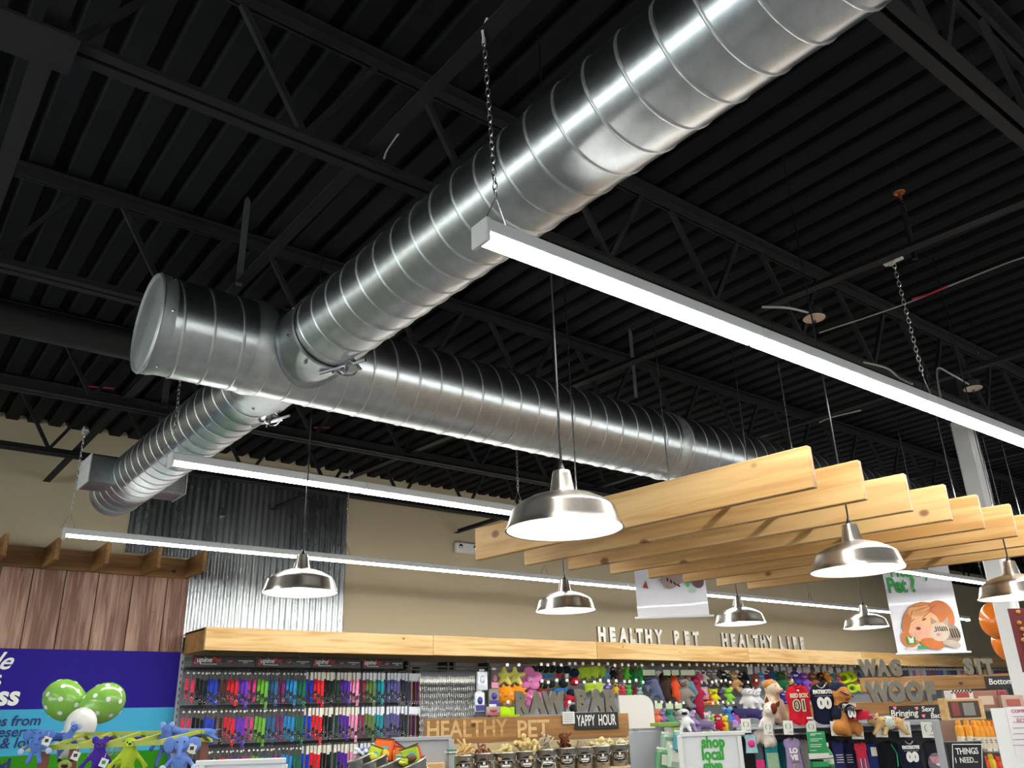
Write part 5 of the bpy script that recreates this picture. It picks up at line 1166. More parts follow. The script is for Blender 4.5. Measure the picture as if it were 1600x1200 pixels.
garment(AP, 1317, 1158, 1336, 1206, '27284f', 'navy dog shirt with white printed lines, right of the pair', .14, 'vest', extra=lambda t, F_, w_, h: [MB().box((0, -.12 * w_, -(.45 + k * .08) * h), (w_ * .5, .003, .005)).build('print_line', M_WINK, t) for k in range(4)])
garment(AP, 1336, 1160, 1358, 1210, 'c83048', 'red topped plaid dog dress', .03, 'vest', extra=lambda t, F_, w_, h: [MB().box(((k - 2) * w_ * .15, -.115 * w_, -.7 * h), (w_ * .07, .005, h * .4)).build('plaid_strip', fab(('7a5a8a', 'd8a8b8')[k % 2]), t) for k in range(5)])
garment(AP, 1354, 1160, 1374, 1208, '2a3a78', 'blue dog shirt with a white card', .1, 'vest', extra=lambda t, F_, w_, h: MB().box((.1 * w_, -.14 * w_, -.3 * h), (.05, .004, .07)).build('white_card', M_WHITEP, t))
garment(AP, 1373, 1158, 1408, 1208, '14161a', 'black dog coat with green glitter edge', .06, 'vest', extra=lambda t, F_, w_, h: MB().tube([(.1 * w_, -.12 * w_, -.1 * h), (.3 * w_, -.1 * w_, -.4 * h), (.26 * w_, -.1 * w_, -.8 * h)], .006, 5).build('green_edge', mat('green_glitter', '1f9a70', .3, .5), t))
garment(AP, 1405, 1158, 1443, 1212, '1a2036', 'navy jersey number 00 on the rail below the price cards', .02, 'jersey', 'a8a49a', ex_nav, name='dog_jersey', cat='dog jersey')
garment(AP, 1442, 1158, 1480, 1215, '23242c', 'black dog hoodie with a pink and grey bird emblem', .04, 'vest', extra=lambda t, F_, w_, h: (MB().ball((0, -.1 * w_, -.6 * h), (w_ * .36, .02, h * .28), 14, 8).build('grey_patch', fab('77757c'), t, True), MB().prism([(-.32 * w_, .1 * h), (.32 * w_, .1 * h), (.24 * w_, -.08 * h), (-.24 * w_, -.08 * h)], .01).build('pink_band', fab('c88a9c'), t, False, (0, -.19 * w_, -.52 * h)), MB().prism([(-.14 * w_, .0), (.16 * w_, .04 * h), (.1 * w_, -.03 * h), (.0, -.06 * h)], .01).build('bird_emblem', M_WHITEP, t, False, (0, -.20 * w_, -.62 * h))))
# green leaflet holder
LP = Plane(1277, 1160, 6.3)
t = LP.empty('leaflet_holder', 'green printed leaflet in a wire holder in front of the clothes', 'leaflet')
pbox(LP, 'leaflet', mat('leaf_sheet', '1f9a58', .4), t, 1262, 1143, 1291, 1178, .006)
for k, (x1, y) in enumerate(((1284, 1146), (1274, 1148), (1285, 1154), (1279, 1157), (1284, 1163), (1283, 1166), (1276, 1172))): pbox(LP, 'print_line', M_WINK, t, 1266, y, x1, y + 1, .001, -.006, 0)
pbox(LP, 'white_base', M_WHITEP, t, 1264, 1177, 1296, 1187, .01, -.004); pbox(LP, 'lower_leaflet', MATS['leaf_sheet'], t, 1265, 1190, 1296, 1215, .006, -.02)
for a, b_ in (((1264, 1187), (1308, 1184)), ((1268, 1187), (1272, 1240)), ((1306, 1184), (1304, 1240)), ((1266, 1200), (1306, 1198))):
    p = LP.loc(*a, -.03); q = LP.loc(*b_, -.03); p.z += LP.P.z; q.z += LP.P.z; MB().tube([p, q], .003, 5).build('wire', M_BLACKP, t)
zf = LP.at(1285, 1240).z; MB().box((.05, .1, zf / 2), (.3, .3, zf), bev=.01).build('stand', M_GREYD, t)
P = LP.at(1294, 1182, .05); t = thing('spray_bottle', 'green and white bottle right of the green leaflet', 'bottle', P - Vector((0, 0, .08)))
MB().lathe([(0, 0), (.035, 0), (.037, .02), (.036, .1), (.014, .135), (.013, .15), (0, .15)], 16).build('bottle_body', pla('3a9a5a', .3), t, True); MB().lathe([(.015, .15), (.016, .175), (0, .178)], 12).build('bottle_cap', M_WHITE, t, True); MB().lathe([(.0375, .03), (.0375, .09)], 16).build('bottle_label', pla('cfdccf'), t, True)
# ---------------------------------------------------------------- big plush dogs on the stand
def bigplush(px, py, hpx, shape, c1, c2, label, off=.1, **k):
    P = AP.at(px, py, off); Q = AP.at(px, py + hpx, off); return plush(shape, c1, c2, label, P, (P.z - Q.z), rz=AP.yaw + k.pop('rz', 0), **k)
d1 = bigplush(1203, 1062, 72, 'sit', 'c9b59a', 'a8703c', 'large cream and tan plush dog sitting with its back half turned', .2, rz=.7, ears='l', xs=1.0)
MB().ball((.0, .02, -.12), (.2, .19, .13), 12, 8).build('head_patch', fab('b07a42'), d1, True); MB().ball((.1, .1, -.62), (.2, .2, .2), 12, 8).build('back_patch', fab('a06a38'), d1, True)
d2 = bigplush(1207, 1095, 76, 'sit', 'd8ccc0', 'e8e2da', 'plush dog with brown and white face in a grey coat leaning over the rail', .02, rz=-.5, ears='p', earc='5a2c1c', tilt=.35, xs=.75)
MB().ball((.07, -.06, -.17), (.13, .15, .14), 12, 8).build('face_patch', fab('6a2e1c'), d2, True); MB().ball((0, .03, -.55), (.235, .24, .17), 12, 8).build('grey_coat', fab('8a9aa4'), d2, True)
bigplush(1232, 1108, 24, 'lie', 'd8568a', 'e8a0b8', 'pink plush lying on the deck behind the red jersey', .2, xs=1.5, ears='r')
d3 = bigplush(1310, 1068, 84, 'sit', 'b8793e', 'c89058', 'large golden brown plush dog wearing a navy jersey and cap', .0, rz=.35, ears='l', xs=.85)
MB().ball((0, .02, -.57), (.27, .27, .21), 14, 9).build('navy_jersey', fab('1b2238'), d3, True); text('00', .22, M_WINK, d3, (-.02, -.27, -.57), bold=.012); text('PATRIOTS', .075, M_WINK, d3, (-.02, -.255, -.42), bold=.004)
cp = MB().lathe([(.21, -.12), (.21, -.06), (.17, .03), (.08, .08), (0, .09)], 16).build('navy_cap', fab('1a2036'), d3, True, (0.02, .03, -.05)); cp.rotation_euler = (.2, .25, 0); MB().box((0, -.26, -.11), (.26, .18, .02), rx=.2, bev=.008).build('cap_peak', fab('1a2036'), cp)
P = AP.at(1347, 1124, -.02); t = thing('baseball_cap', 'red baseball cap lying on the apparel deck', 'cap', P, AP.yaw); MB().lathe([(.085, 0), (.084, .03), (.06, .07), (0, .085)], 18).build('crown', fab('c02a40'), t, True); MB().box((-.09, -.06, .0), (.12, .1, .008), bev=.004).build('peak', fab('b0243a'), t); MB().box((.06, -.05, .03), (.06, .05, .02), bev=.004).build('plaid_panel', fab('a87a90'), t)
P = AP.at(1322, 1110, -.06); t = thing('cap_brim', 'black glossy cap beside the golden plush dog', 'cap', P, AP.yaw); MB().lathe([(.07, 0), (.07, .03), (.045, .06), (0, .07)], 16).build('crown', pla('15151a', .2), t, True); MB().box((.07, -.03, .0), (.1, .08, .008), bev=.004).build('peak', pla('15151a', .2), t)
d4 = bigplush(1378, 1104, 48, 'lie', 'd8b078', 'e2c498', 'tan kangaroo plush in a floral shirt lying over the price card', -.02, xs=1.15, ears='p', earc='d8b078')
MB().ball((.1, -.01, -.54), (.25, .22, .23), 14, 9).build('floral_shirt', fab('cfd8cc'), d4, True)
for k in range(9): MB().ball((.1 + .2 * math.cos(k * 2.3), -.2 - .02 * math.cos(k), -.54 + .16 * math.sin(k * 1.7)), .022, 6, 4).build('shirt_flower', fab(('c84a50', '3f7a50', '4a8ab0')[k % 3]), d4, True)
bigplush(1487, 1088, 66, 'bear', 'e6e2da', 'f0ece6', 'white plush dog behind the timber crate', .12, ears='l', xs=.9)
# ---------------------------------------------------------------- crate shelf with orange bottles, right
CR = Plane(1510, 1120, 4.7)
t = CR.empty('end_shelf', 'grey end shelf at lower right holding orange bottles', 'shelf')
pbox(CR, 'side_panel', M_GREY, t, 1474, 1125, 1481, 1290, .05, .02); pbox(CR, 'back_panel', mat('brown_panel', '9c8070', .6), t, 1479, 1123, 1640, 1290, .02, .32); pbox(CR, 'shelf_deck', M_GREY, t, 1538, 1168, 1640, 1174, .28, .16, .002); pbox(CR, 'upper_deck', M_GREY, t, 1536, 1106, 1640, 1110, .28, .14, .002); pbox(CR, 'lower_deck', M_GREY, t, 1540, 1222, 1640, 1228, .28, .16, .002)
for k in range(6): pbox(CR, 'price_label', M_WHITEP, t, 1543 + k * 9, 1169, 1550 + k * 9, 1174, .004, .016, 0)
CB = Plane(1503, 1108, 4.5)
t = CB.empty('timber_crate', 'pine display crate with dark photo of a bag, on top of the end shelf', 'crate')
pbox(CB, 'front_board', M_PINEX, t, 1477, 1092, 1537, 1125, .016); pbox(CB, 'picture', mat('dark_brown_print', '4a3028', .5), t, 1483, 1095, 1531, 1121, .006, -.012); pbox(CB, 'side_board', M_PINE, t, 1473, 1091, 1477, 1125, .08, .04); pbox(CB, 'print_patch', mat('grey_print', '8a8680', .5), t, 1505, 1098, 1523, 1118, .003, -.016, .0); pbox(CB, 'print_patch', mat('red_brown_print', '8a3c34', .5), t, 1487, 1097, 1499, 1119, .003, -.016, .0)
for (x0, y0, x1, y1, c, c2, lb, off) in ((1486, 1078, 1520, 1093, 'e4dfd4', 'a8322e', 'chequered box with a red arch emblem on the crate', .12), (1520, 1079, 1559, 1107, '9a6a56', 'd0b8a4', 'reddish brown box with a cow photo', .16), (1558, 1078, 1572, 1086, 'a84a50', '7a3038', 'small dark red box between the two boxes', .2), (1565, 1086, 1600, 1107, 'c0a296', 'a85a4a', 'pinkish box at the right behind the paper poster', .12)):
    c_, w_, h = CR.rect(x0, y0, x1, y1, off); P = CR.P + CR.r * c_.x + CR.n * c_.y + Vector((0, 0, c_.z)); tt = thing('product_box', lb, 'box', P, CR.yaw)
    MB().box((0, .04, 0), (w_, .09, h), bev=.002).build('carton', pla(c, .5), tt); MB().box((0, -.007, -h * .05), (w_ * .6, .003, h * .5), bev=.0005).build('printed_panel', pla(c2), tt)
    if 'chequered' in lb:
        q = MB()
        for i in range(14):
            for j in range(2):
                if (i + j) % 2: q.box((-w_ / 2 + (i + .5) * w_ / 14, -.007, h / 2 - (j + .5) * w_ / 14), (w_ / 14, .002, w_ / 14))
        q.build('chequer_print', M_INK, tt)
def bottle(px, pyt, pyb, label, c='f0a018', off=0.02, grp=None):
    a = CR.at(px, pyt, off); b = CR.at(px, pyb, off); h = a.z - b.z; r = h * .16
    t = thing('squeeze_bottle', label, 'bottle', b, group=grp)
    MB().lathe([(0, 0), (r, 0), (r * 1.05, h * .05), (r * .95, h * .45), (r * 1.0, h * .6), (r * .9, h * .75), (r * .5, h * .82), (r * .45, h * .86)], 16).build('bottle_body', pla('ecdcc0', .3), t, True)
    MB().lathe([(r * 1.02, h * .42), (r * 1.03, h * .6), (r * .93, h * .76), (r * .55, h * .83)], 16).build('orange_shoulder', pla(c, .3), t, True)
    MB().lathe([(r * .62, h * .82), (r * .66, h * .88), (r * .55, h * .97), (r * .3, h), (0, h)], 14).build('bottle_cap', pla(c, .3), t, True)
    q = MB(); q.box((0, -r * 1.0, h * .3), (r * .9, .006, .004)); q.box((0, -r * 1.0, h * .22), (r * .7, .006, .004)); q.build('label_print', mat('blue_ink', '5a8ab0', .6), t)
bottle(1505, 1125, 1168, 'leftmost yellow topped squeeze bottle on the end shelf'); bottle(1518, 1124, 1168, 'second yellow topped squeeze bottle on the end shelf')
for i in range(8): bottle(1530 + i * 7.5, 1125 + (i > 4) * -2, 1170, f'{ordn[i]} of the packed orange topped bottles right of the two yellow ones', 'ee7a12' if i > 3 else 'f09a18', .03 + .004 * i)
for i in range(5): bottle(1546 + i * 10, 1180 - 3 * (i % 2), 1222, f'{ordn[i]} red and yellow bottle from the left on the lower deck', 'e0b818' if i % 2 else 'd83a20', .04)
bottle(1570, 1113, 1126, 'orange bottle lying at the back of the upper row', 'e86a20', .2)
TS = Plane(1510, 1180, 4.3)
t = TS.empty('chalk_menu', 'framed chalkboard reading THINGS I NEED', 'sign')
pbox(TS, 'frame', M_BLACKP, t, 1483, 1158, 1541, 1240, .02, 0, .003); pbox(TS, 'chalk_face', mat('chalk_face', '23242a', .8), t, 1487, 1162, 1536, 1237, .006, -.011, 0)
for a, b_ in (((1488, 1163), (1535, 1163)), ((1488, 1163), (1491, 1236)), ((1534, 1163), (1536, 1236))):
    p = TS.loc(*a, -.016); q = TS.loc(*b_, -.016); p.z += TS.P.z; q.z += TS.P.z; MB().tube([p, q], .0022, 4).build('chalk_line', M_WINK, t)
q = TS.loc(1511, 1174, -.016); q.z += TS.P.z; text('THINGS', .042, M_WINK, t, q, 'chalk_lettering', bold=.0006, sx=.78); q = TS.loc(1510, 1188, -.016); q.z += TS.P.z; text('I  NEED...', .036, M_WINK, t, q, 'chalk_lettering', bold=.0005, sx=.8)
zf = TS.at(1510, 1240).z; MB().box((0, .05, zf / 2), (.2, .06, zf), bev=.004).build('support', M_GREYD, t)
# paper poster on the column's right
PP = Plane(1592, 1150, 4.0, -.9)
t = PP.empty('paper_poster', 'white paper poster with red headings at the right edge', 'poster'); pbox(PP, 'paper', mat('poster_paper', 'ece4e6', .5), t, 1579, 1104, 1625, 1182, .003, 0, 0); pbox(PP, 'backing', M_WHITE, t, 1580, 1105, 1624, 1400, .006, .008, 0)
q = PP.loc(1598, 1111, -.004); q.z += PP.P.z; text('COMMON', .022, mat('poster_red', 'b84a5a', .6), t, q); q = PP.loc(1598, 1126, -.004); q.z += PP.P.z; text('FOR', .028, MATS['poster_red'], t, q)
for k in range(6): pbox(PP, 'print_line', M_GREYD, t, 1583, 1119 + k * 9, 1612, 1119.8 + k * 9, .001, -.004, 0)
# ================================================================ BANNERS
M_BAN = mat('banner_vinyl', 'e6e4ea', .28, coat=.3)
def banner(name, D, c0, c1, ytop, label):
    a = atD(*c0, D); yaw_ = math.atan2(atD(*c1, D).y - a.y, atD(*c1, D).x - a.x); pl = Plane(0, 0, 0, yaw_, a)
    b = pl.at(*c1); wd = (b - a).length; top = pl.at(c0[0] - 12, ytop).z; h = top - a.z
    t = thing('hanging_banner', label, 'banner', a, yaw_)
    n = 12; vs = []
    for j in range(2):
        for i in range(n + 1): vs.append((wd * i / n, .02 * math.sin(i / n * 3.1), j * h))
    for j in range(2):
        for i in range(n + 1): vs.append((wd * i / n, .02 * math.sin(i / n * 3.1) + .003, j * h))
    K = n + 1; fs = [(i, i + 1, K + i + 1, K + i) for i in range(n)] + [(2 * K + i, 3 * K + i, 3 * K + i + 1, 2 * K + i + 1) for i in range(n)]
    MB().add(vs, fs).build('banner_sheet', M_BAN, t, 2)
    MB().tube([(-.03, 0, 0), (wd + .05, 0, 0)], .012, 8).build('bottom_rod', M_WHITE, t, True); MB().tube([(-.03, 0, h), (wd + .05, 0, h)], .012, 8).build('top_rod', M_WHITE, t, True)
    for u in (.05, .95): MB().tube([(wd * u, 0, h), (wd * u, 0, ZC - a.z)], .003, 5).build('wire', M_CHROME, t)
    return t, wd, h, pl
t, wd, h, pl = banner('a', 10.8, (1403, 1022), (1511, 1018), 872, 'white hanging banner with sleeping puppy and kitten, green Pet text')
B = lambda fx, fz, y=-.012: Vector((fx * wd, y, fz * h))
M_GRN = mat('banner_green', '1f9a3c', .5)
text('Healthy', .27, M_GRN, t, B(.40, .865, -.008), bold=.008, sx=.62); text('Pet ?', .27, M_GRN, t, B(.24, .70, -.008), bold=.010, sx=.72)
def flat(parent, name, pts, c, y, M=None):
    return MB().prism(pts, .0016).build(name, mat('print_' + c, c, .6, 0, .25, 9, spec=.3), parent, False, Vector((0, y, 0)))
def oval(cx, cz, rx, rz, a=0, n=22, wob=0):
    return [((cx + (rx * math.cos(t_) * math.cos(a) - rz * math.sin(t_) * math.sin(a)) * (1 + wob * math.sin(5 * t_))), (cz + (rx * math.cos(t_) * math.sin(a) + rz * math.sin(t_) * math.cos(a)) * (1 + wob * math.cos(3 * t_)))) for t_ in [2 * PI * k / n for k in range(n)]]
u = wd
# puppy: wrinkled orange body, head and paws; kitten asleep against it (flat print on the banner)
flat(t, 'puppy_print', oval(.53 * u, .42 * u, .36 * u, .30 * u, 0, wob=.04), 'cf8048', -.010); flat(t, 'puppy_print', oval(.70 * u, .48 * u, .22 * u, .26 * u, -.3), 'c97440', -.0105)
flat(t, 'puppy_print', oval(.44 * u, .38 * u, .25 * u, .22 * u, .3, wob=.03), 'e6b284', -.0125); flat(t, 'puppy_print', oval(.42 * u, .60 * u, .17 * u, .08 * u, .2), 'dd9c66', -.013)
flat(t, 'puppy_print', oval(.38 * u, .30 * u, .14 * u, .10 * u, .1), 'e3a68c', -.014); flat(t, 'puppy_print', oval(.36 * u, .345 * u, .035 * u, .022 * u), '6a3a30', -.0155); flat(t, 'puppy_print', oval(.47 * u, .47 * u, .035 * u, .014 * u, .4), '8a5030', -.0155)
flat(t, 'puppy_print', oval(.22 * u, .22 * u, .14 * u, .13 * u, .8), 'cf7c46', -.012); flat(t, 'puppy_print', oval(.52 * u, .13 * u, .17 * u, .075 * u, -.2), 'c8713c', -.015)
flat(t, 'puppy_print', [(.2 * u, .56 * u), (.12 * u, .36 * u), (.2 * u, .28 * u), (.3 * u, .5 * u)], 'c87a44', -.0135)
flat(t, 'kitten_print', oval(.76 * u, .27 * u, .20 * u, .16 * u, -.25), '9a8878', -.015); flat(t, 'kitten_print', oval(.66 * u, .29 * u, .15 * u, .13 * u, .4), 'cdb9a6', -.0165); flat(t, 'kitten_print', [(.56 * u, .40 * u), (.57 * u, .50 * u), (.66 * u, .43 * u)], 'a8907c', -.016); flat(t, 'kitten_print', [(.72 * u, .42 * u), (.82 * u, .50 * u), (.80 * u, .36 * u)], 'b89c86', -.016)
for k in range(6): flat(t, 'kitten_stripe', [(.60 * u + k * .03 * u, .36 * u), (.615 * u + k * .03 * u, .365 * u), (.625 * u + k * .032 * u, .30 * u), (.61 * u + k * .032 * u, .295 * u)], '3a3028', -.0185)
for k in range(4): flat(t, 'kitten_stripe', [(.80 * u + k * .035 * u, .33 * u), (.815 * u + k * .035 * u, .33 * u), (.84 * u + k * .035 * u, .20 * u), (.82 * u + k * .035 * u, .2 * u)], '3a3028', -.0185)
flat(t, 'kitten_print', oval(.63 * u, .25 * u, .03 * u, .018 * u), 'c8807a', -.0185); flat(t, 'kitten_print', oval(.80 * u, .12 * u, .13 * u, .05 * u, -.2), 'b8a898', -.0165)
for cx_, cz_, rx_, a_ in ((.40, .66, .14, .1), (.46, .62, .12, .25), (.30, .55, .07, 1.1), (.52, .54, .10, .6), (.60, .62, .12, .5), (.30, .46, .05, .6)): flat(t, 'wrinkle_print', oval(cx_ * u, cz_ * u, rx_ * u, .006 * u, a_), 'a85c30', -.0160)
for cx_, cz_, a_ in ((.60, .30, .3), (.70, .31, -.2)): flat(t, 'closed_eye', oval(cx_ * u, cz_ * u, .03 * u, .006 * u, a_), '4a3a30', -.0190)
MB().box(B(.22, .13, -.02), (.13 * u, .002, .10 * u)).build('green_logo', M_GRN, t); MB().prism([(-.03 * u, -.04 * u), (.03 * u, -.04 * u), (.04 * u, .05 * u), (.0, .02 * u), (-.04 * u, .05 * u)], .002).build('dog_emblem', M_WHITEP, t, False, B(.22, .135, -.023)); text('natural', .055, M_WHITEP, t, B(.20, .055, -.02), bold=.001); MB().box(B(.36, .06, -.02), (.12 * u, .002, .04 * u)).build('green_bar', M_GRN, t)
t, wd, h, pl = banner('b', 9.3, (997, 966), (1106, 948), 858, 'white hanging banner with faint animal print under the left board ends'); u = wd
flat(t, 'animal_print', oval(.52 * u, .52 * u, .16 * u, .12 * u, .2, wob=.12), 'a89088', -.012); flat(t, 'animal_print', [(.34 * u, .66 * u), (.38 * u, .55 * u), (.46 * u, .60 * u)], '6a4a40', -.013); flat(t, 'animal_print', oval(.88 * u, .50 * u, .09 * u, .12 * u, .3), '6a5058', -.012); flat(t, 'animal_print', oval(.74 * u, .46 * u, .03 * u, .06 * u), '5ab878', -.013); flat(t, 'animal_print', [(.1 * u, .42 * u), (.15 * u, .52 * u), (.18 * u, .40 * u)], '9a4a38', -.013); flat(t, 'animal_print', oval(.8 * u, .35 * u, .05 * u, .03 * u), 'b8dcc4', -.013)
for k in range(4): flat(t, 'animal_print', oval(.46 * u + .05 * k * u, .52 * u - .03 * k * u, .012 * u, .03 * u, .3 * k), '2c2424', -.0145)
# orange balloons beside the column
M_ORB = mat('orange_balloon', 'ee7d18', .22, coat=.5); 
def balloon(P, r, m, label, tilt=(0, 0, 0), dots=0, grp=None):
    t = thing('balloon', label, 'balloon', P, group=grp, rot=tilt)
    prof = [(0, r * 1.12)] + [(r * math.sin(PI * k / 16), r * 1.12 * math.cos(PI * k / 16) if k < 8 else r * 1.3 * math.cos(PI * k / 16)) for k in range(1, 16)] + [(.012, -r * 1.3), (.02, -r * 1.36), (0, -r * 1.34)]
    MB().lathe(prof, 28).build('balloon_skin', m, t, 2)
    if dots:
        random.seed(5 + dots)
        for k in range(26):
            z = 1 - 2 * (k + .5) / 26; a = k * 2.4 + dots; q = Vector((math.sqrt(1 - z * z) * math.cos(a), math.sqrt(1 - z * z) * math.sin(a), z)); s = 1.12 if z > 0 else 1.3
            n_ = Vector((q.x, q.y, q.z / s)).normalized(); o = put('white_dot', DOT, t, Vector((q.x * r, q.y * r, q.z * r * s))); o.rotation_euler = n_.to_track_quat('Z', 'Y').to_euler()
    return t
DOT = MB().lathe([(0, .0016), (.012, .0012), (.017, .0)], 12).mesh('white_dot', mat('white_dot', 'f0f2ea', .35), 2)
balloon(atD(1556, 966, 7.9), .14, M_ORB, 'upper orange balloon behind the white column', (.2, .3, 0)); balloon(atD(1574, 1004, 7.9), .135, M_ORB, 'lower orange balloon behind the white column', (.1, -.3, 0)); balloon(atD(1580, 986, 8.1), .11, mat('purple_balloon', '5a2850', .25), 'dark purple balloon between the orange ones and the column')
BP = Plane(1597, 1000, 5.6)
t = BP.empty('maroon_banner', 'maroon banner with golden flowers at the right edge', 'banner'); pbox(BP, 'banner_sheet', mat('maroon_cloth', '6a1c20', .7, 0, .3, 10), t, 1586, 950, 1640, 1050, .006, 0, 0)
random.seed(3)
for k in range(9):
    q = BP.loc(1591 + (k * 7 % 17) * 1.6, 956 + (k * 37 % 84), -.01); q.z += BP.P.z; MB().ball(q, (.018, .004, .014), 8, 4).build('golden_flower', pla('b8842a'), t, True)
for u_ in (1590, 1632): q = BP.loc(u_, 950, 0); q.z += BP.P.z; MB().tube([q, (q.x, q.y, ZC)], .003, 5).build('wire', M_CHROME, t)
# ================================================================ LEFT: printed wall banner, balloons, plush stand
LB = Plane(0, 0, 0, 0, Vector((-1.6, 8.66, 1.6)))
t = thing('wall_banner', 'purple, cyan and green printed wall banner at lower left', 'banner', (-1.6, 8.66, 0))
def zrow(py): return onY(140, py, 8.66).z
zs_ = [2.30, zrow(1107), zrow(1176), .55]; X1 = 2.655
for (za, zb), c, nm in zip(zip(zs_[:-1], zs_[1:]), ('2b1d8a', '46a8cc', '348a14'), ('purple_field', 'cyan_field', 'green_field')):
    MB().box(((X1 + 1.6) / 2, 0, (za + zb) / 2), (X1 + 1.6, .012, za - zb)).build(nm, mat(nm, c, .7, spec=.15), t)
def wtext(s, px, py, size, mt, **k):
    P = onY(px, py, 8.648); me = text_mesh(s, size, mt, .001, k.get('bold', .002), shear=k.get('shear', 0)); mx = max(v.co.x for v in me.vertices)
    put('lettering', me, t, (P.x + 1.6 - mx, -.010, P.z))
M_NAVY = mat('navy_ink', '1c2a6a', .6)
wtext('le', 22, 1034, .20, M_WINK, shear=.5, bold=.003); wtext('s', 3, 1060, .2, M_WINK); wtext('ss', 31, 1088, .22, M_WINK, bold=.007, shear=.1)
wtext('nes from', 64, 1126, .115, M_NAVY, shear=.15); wtext('deserve', 60, 1143, .115, M_NAVY, shear=.15); wtext('ity & love', 62, 1160, .115, M_NAVY, shear=.15); wtext('ed', 16, 1196, .13, M_NAVY, bold=.006); wtext('adult', 200, 1170, .16, mat('grey_ink', '6f7a68', .6), shear=.4)
M_GB = mat('green_balloon', '82b84c', .25, coat=.4); M_WBAL = mat('white_balloon', 'e4e2dc', .3, coat=.3)
D_ = 6.2
balloon(atD(100, 1093, D_), .137, M_GB, 'left green balloon with white dots', (0, -.85, -.3), 1); balloon(atD(162, 1098, D_), .137, M_GB, 'right green balloon with white dots', (0, 1.0, -.3), 2)
balloon(atD(126, 1133, D_ - .25), .105, M_WBAL, 'white balloon below the two green ones', (0, .1, 0)); balloon(atD(107, 1158, D_ + .15), .09, M_WBAL, 'second white balloon, lowest, behind the plush rail', (.1, .3, 0))
P = atD(127, 1140, D_ + .1); t = thing('balloon_pole', 'thin white pole holding the dotted balloons', 'pole', (P.x, P.y, 0)); MB().tube([(0, 0, 0), (0, 0, P.z - .1)], .008, 8).build('pole', M_WHITE, t); MB().lathe([(0, 0), (.12, 0), (.12, .02), (0, .03)], 18).build('base', M_WHITE, t)
# A-frame plush stand
M_LIME = mat('lime_paint', 'a3b03a', .5, 0, .08, 8)
q = {}
AFD = 5.2
def AF(px, py, D): return atD(px, py, D)
fl_, fr_ = AF(36, 1170, 4.9), AF(247, 1160, 4.75); bl_, br_ = AF(84, 1148, 5.25), AF(318, 1143, 5.05); rl_, rr_ = AF(95, 1160, 5.6), AF(331, 1156, 5.4)
base = (fl_ + br_) / 2; base.z = 0
t = thing('plush_stand', 'lime green ladder topped stand on brown legs, draped with plush toys', 'stand', base)
G = lambda p: p - base
MB().beam(G(fl_), G(fr_) + (G(fr_) - G(fl_)) * .03, .03, .028).build('front_rail', M_LIME, t); MB().beam(G(bl_), G(br_), .03, .022).build('ridge_rail', M_LIME, t); MB().beam(G(rl_), G(rr_), .03, .028).build('rear_rail', M_LIME, t)
for k in range(6):
    u_ = .02 + k * .192; MB().beam(G(fl_.lerp(fr_, u_)), G(bl_.lerp(br_, u_)), .028, .018).build('rung', M_LIME, t); MB().beam(G(rl_.lerp(rr_, u_)), G(bl_.lerp(br_, u_)), .028, .018).build('rung', M_LIME, t)
for p in (fl_.lerp(fr_, .17), fl_.lerp(fr_, .99) * .45 + br_ * .55): MB().beam(G(p) - Vector((0, 0, .02)), Vector((G(p).x, G(p).y, 0)), .05, .05).build('leg', mat('brown_leg', '7a4a3c', .6), t)
for p in (rl_.lerp(rr_, .1), rl_.lerp(rr_, .95)): MB().beam(G(p) - Vector((0, 0, .01)), Vector((G(p).x, G(p).y, 0)), .05, .05).build('leg', MATS['brown_leg'], t)
def lp(px, py, D, h, shape, c1, c2, label, **k): return plush(shape, c1, c2, label, AF(px, py, D), h, **k)
BL = '5f80cc'; BD = '4560ac'
SH['eleph'] = blob('body', [('b', (0, 0, -.17), (.17, .15, .16)), ('t', (0, -.12, -.2), (0, -.2, -.42), .06, .045), ('b', (0, 0, -.5), (.14, .12, .2)), ('t', (-.1, 0, -.4), (-.3, -.06, -.62), .05, .05), ('t', (.1, 0, -.4), (.3, -.06, -.62), .05, .05), ('t', (-.07, 0, -.62), (-.13, -.05, -.95), .06, .06), ('t', (.07, 0, -.62), (.13, -.05, -.95), .06, .06)], .03)
SH['monkey'] = blob('body', [('b', (0, 0, -.14), (.13, .12, .13)), ('b', (0, -.1, -.17), (.08, .06, .06)), ('t', (0, 0, -.26), (0, 0, -.52), .13, .12), ('t', (-.1, 0, -.3), (-.3, -.02, -.55), .05, .045), ('t', (.1, 0, -.3), (.3, -.02, -.55), .05, .045), ('t', (-.06, 0, -.55), (-.16, -.04, -.97), .06, .055), ('t', (.06, 0, -.55), (.16, -.04, -.97), .06, .055), ('b', (-.31, -.02, -.58), (.06, .05, .07)), ('b', (.31, -.02, -.58), (.06, .05, .07))], .03)
BIGEAR = MB().ball((0, 0, -.02), (.14, .03, .15), 10, 7).mesh('ear', None, 2); BIGEAR.materials.append(None)
HEADZ['monkey'] = (0, -.14, .13, .12)
def eleph(px, py, D, h, c, label, **k):
    t = plush('eleph', c, 'a8c0ec', label, AF(px, py, D), h, ears=None, faced=False, **k)
    for s_ in (-1, 1): o = put('ear', cmesh(BIGEAR, c), t, (s_ * .24, .0, -.17)); o.rotation_euler = (0, 0, s_ * .35); put('eye', EYE_M, t, (s_ * .07, -.135, -.13)); put('paw_pad', cmesh(EARR, 'c8d4ee'), t, (s_ * .31, -.09, -.64))
    return t
eleph(62, 1138, 4.85, .19, BL, 'blue elephant plush hugging the left end of the front rail', rz=-.5, xs=1.25); lp(84, 1133, 5.2, .13, 'lie', BD, 'a8c0ec', 'blue elephant plush lying on the ridge rail at the left', ears=None, xs=1.9, rz=-.2, faced=False)
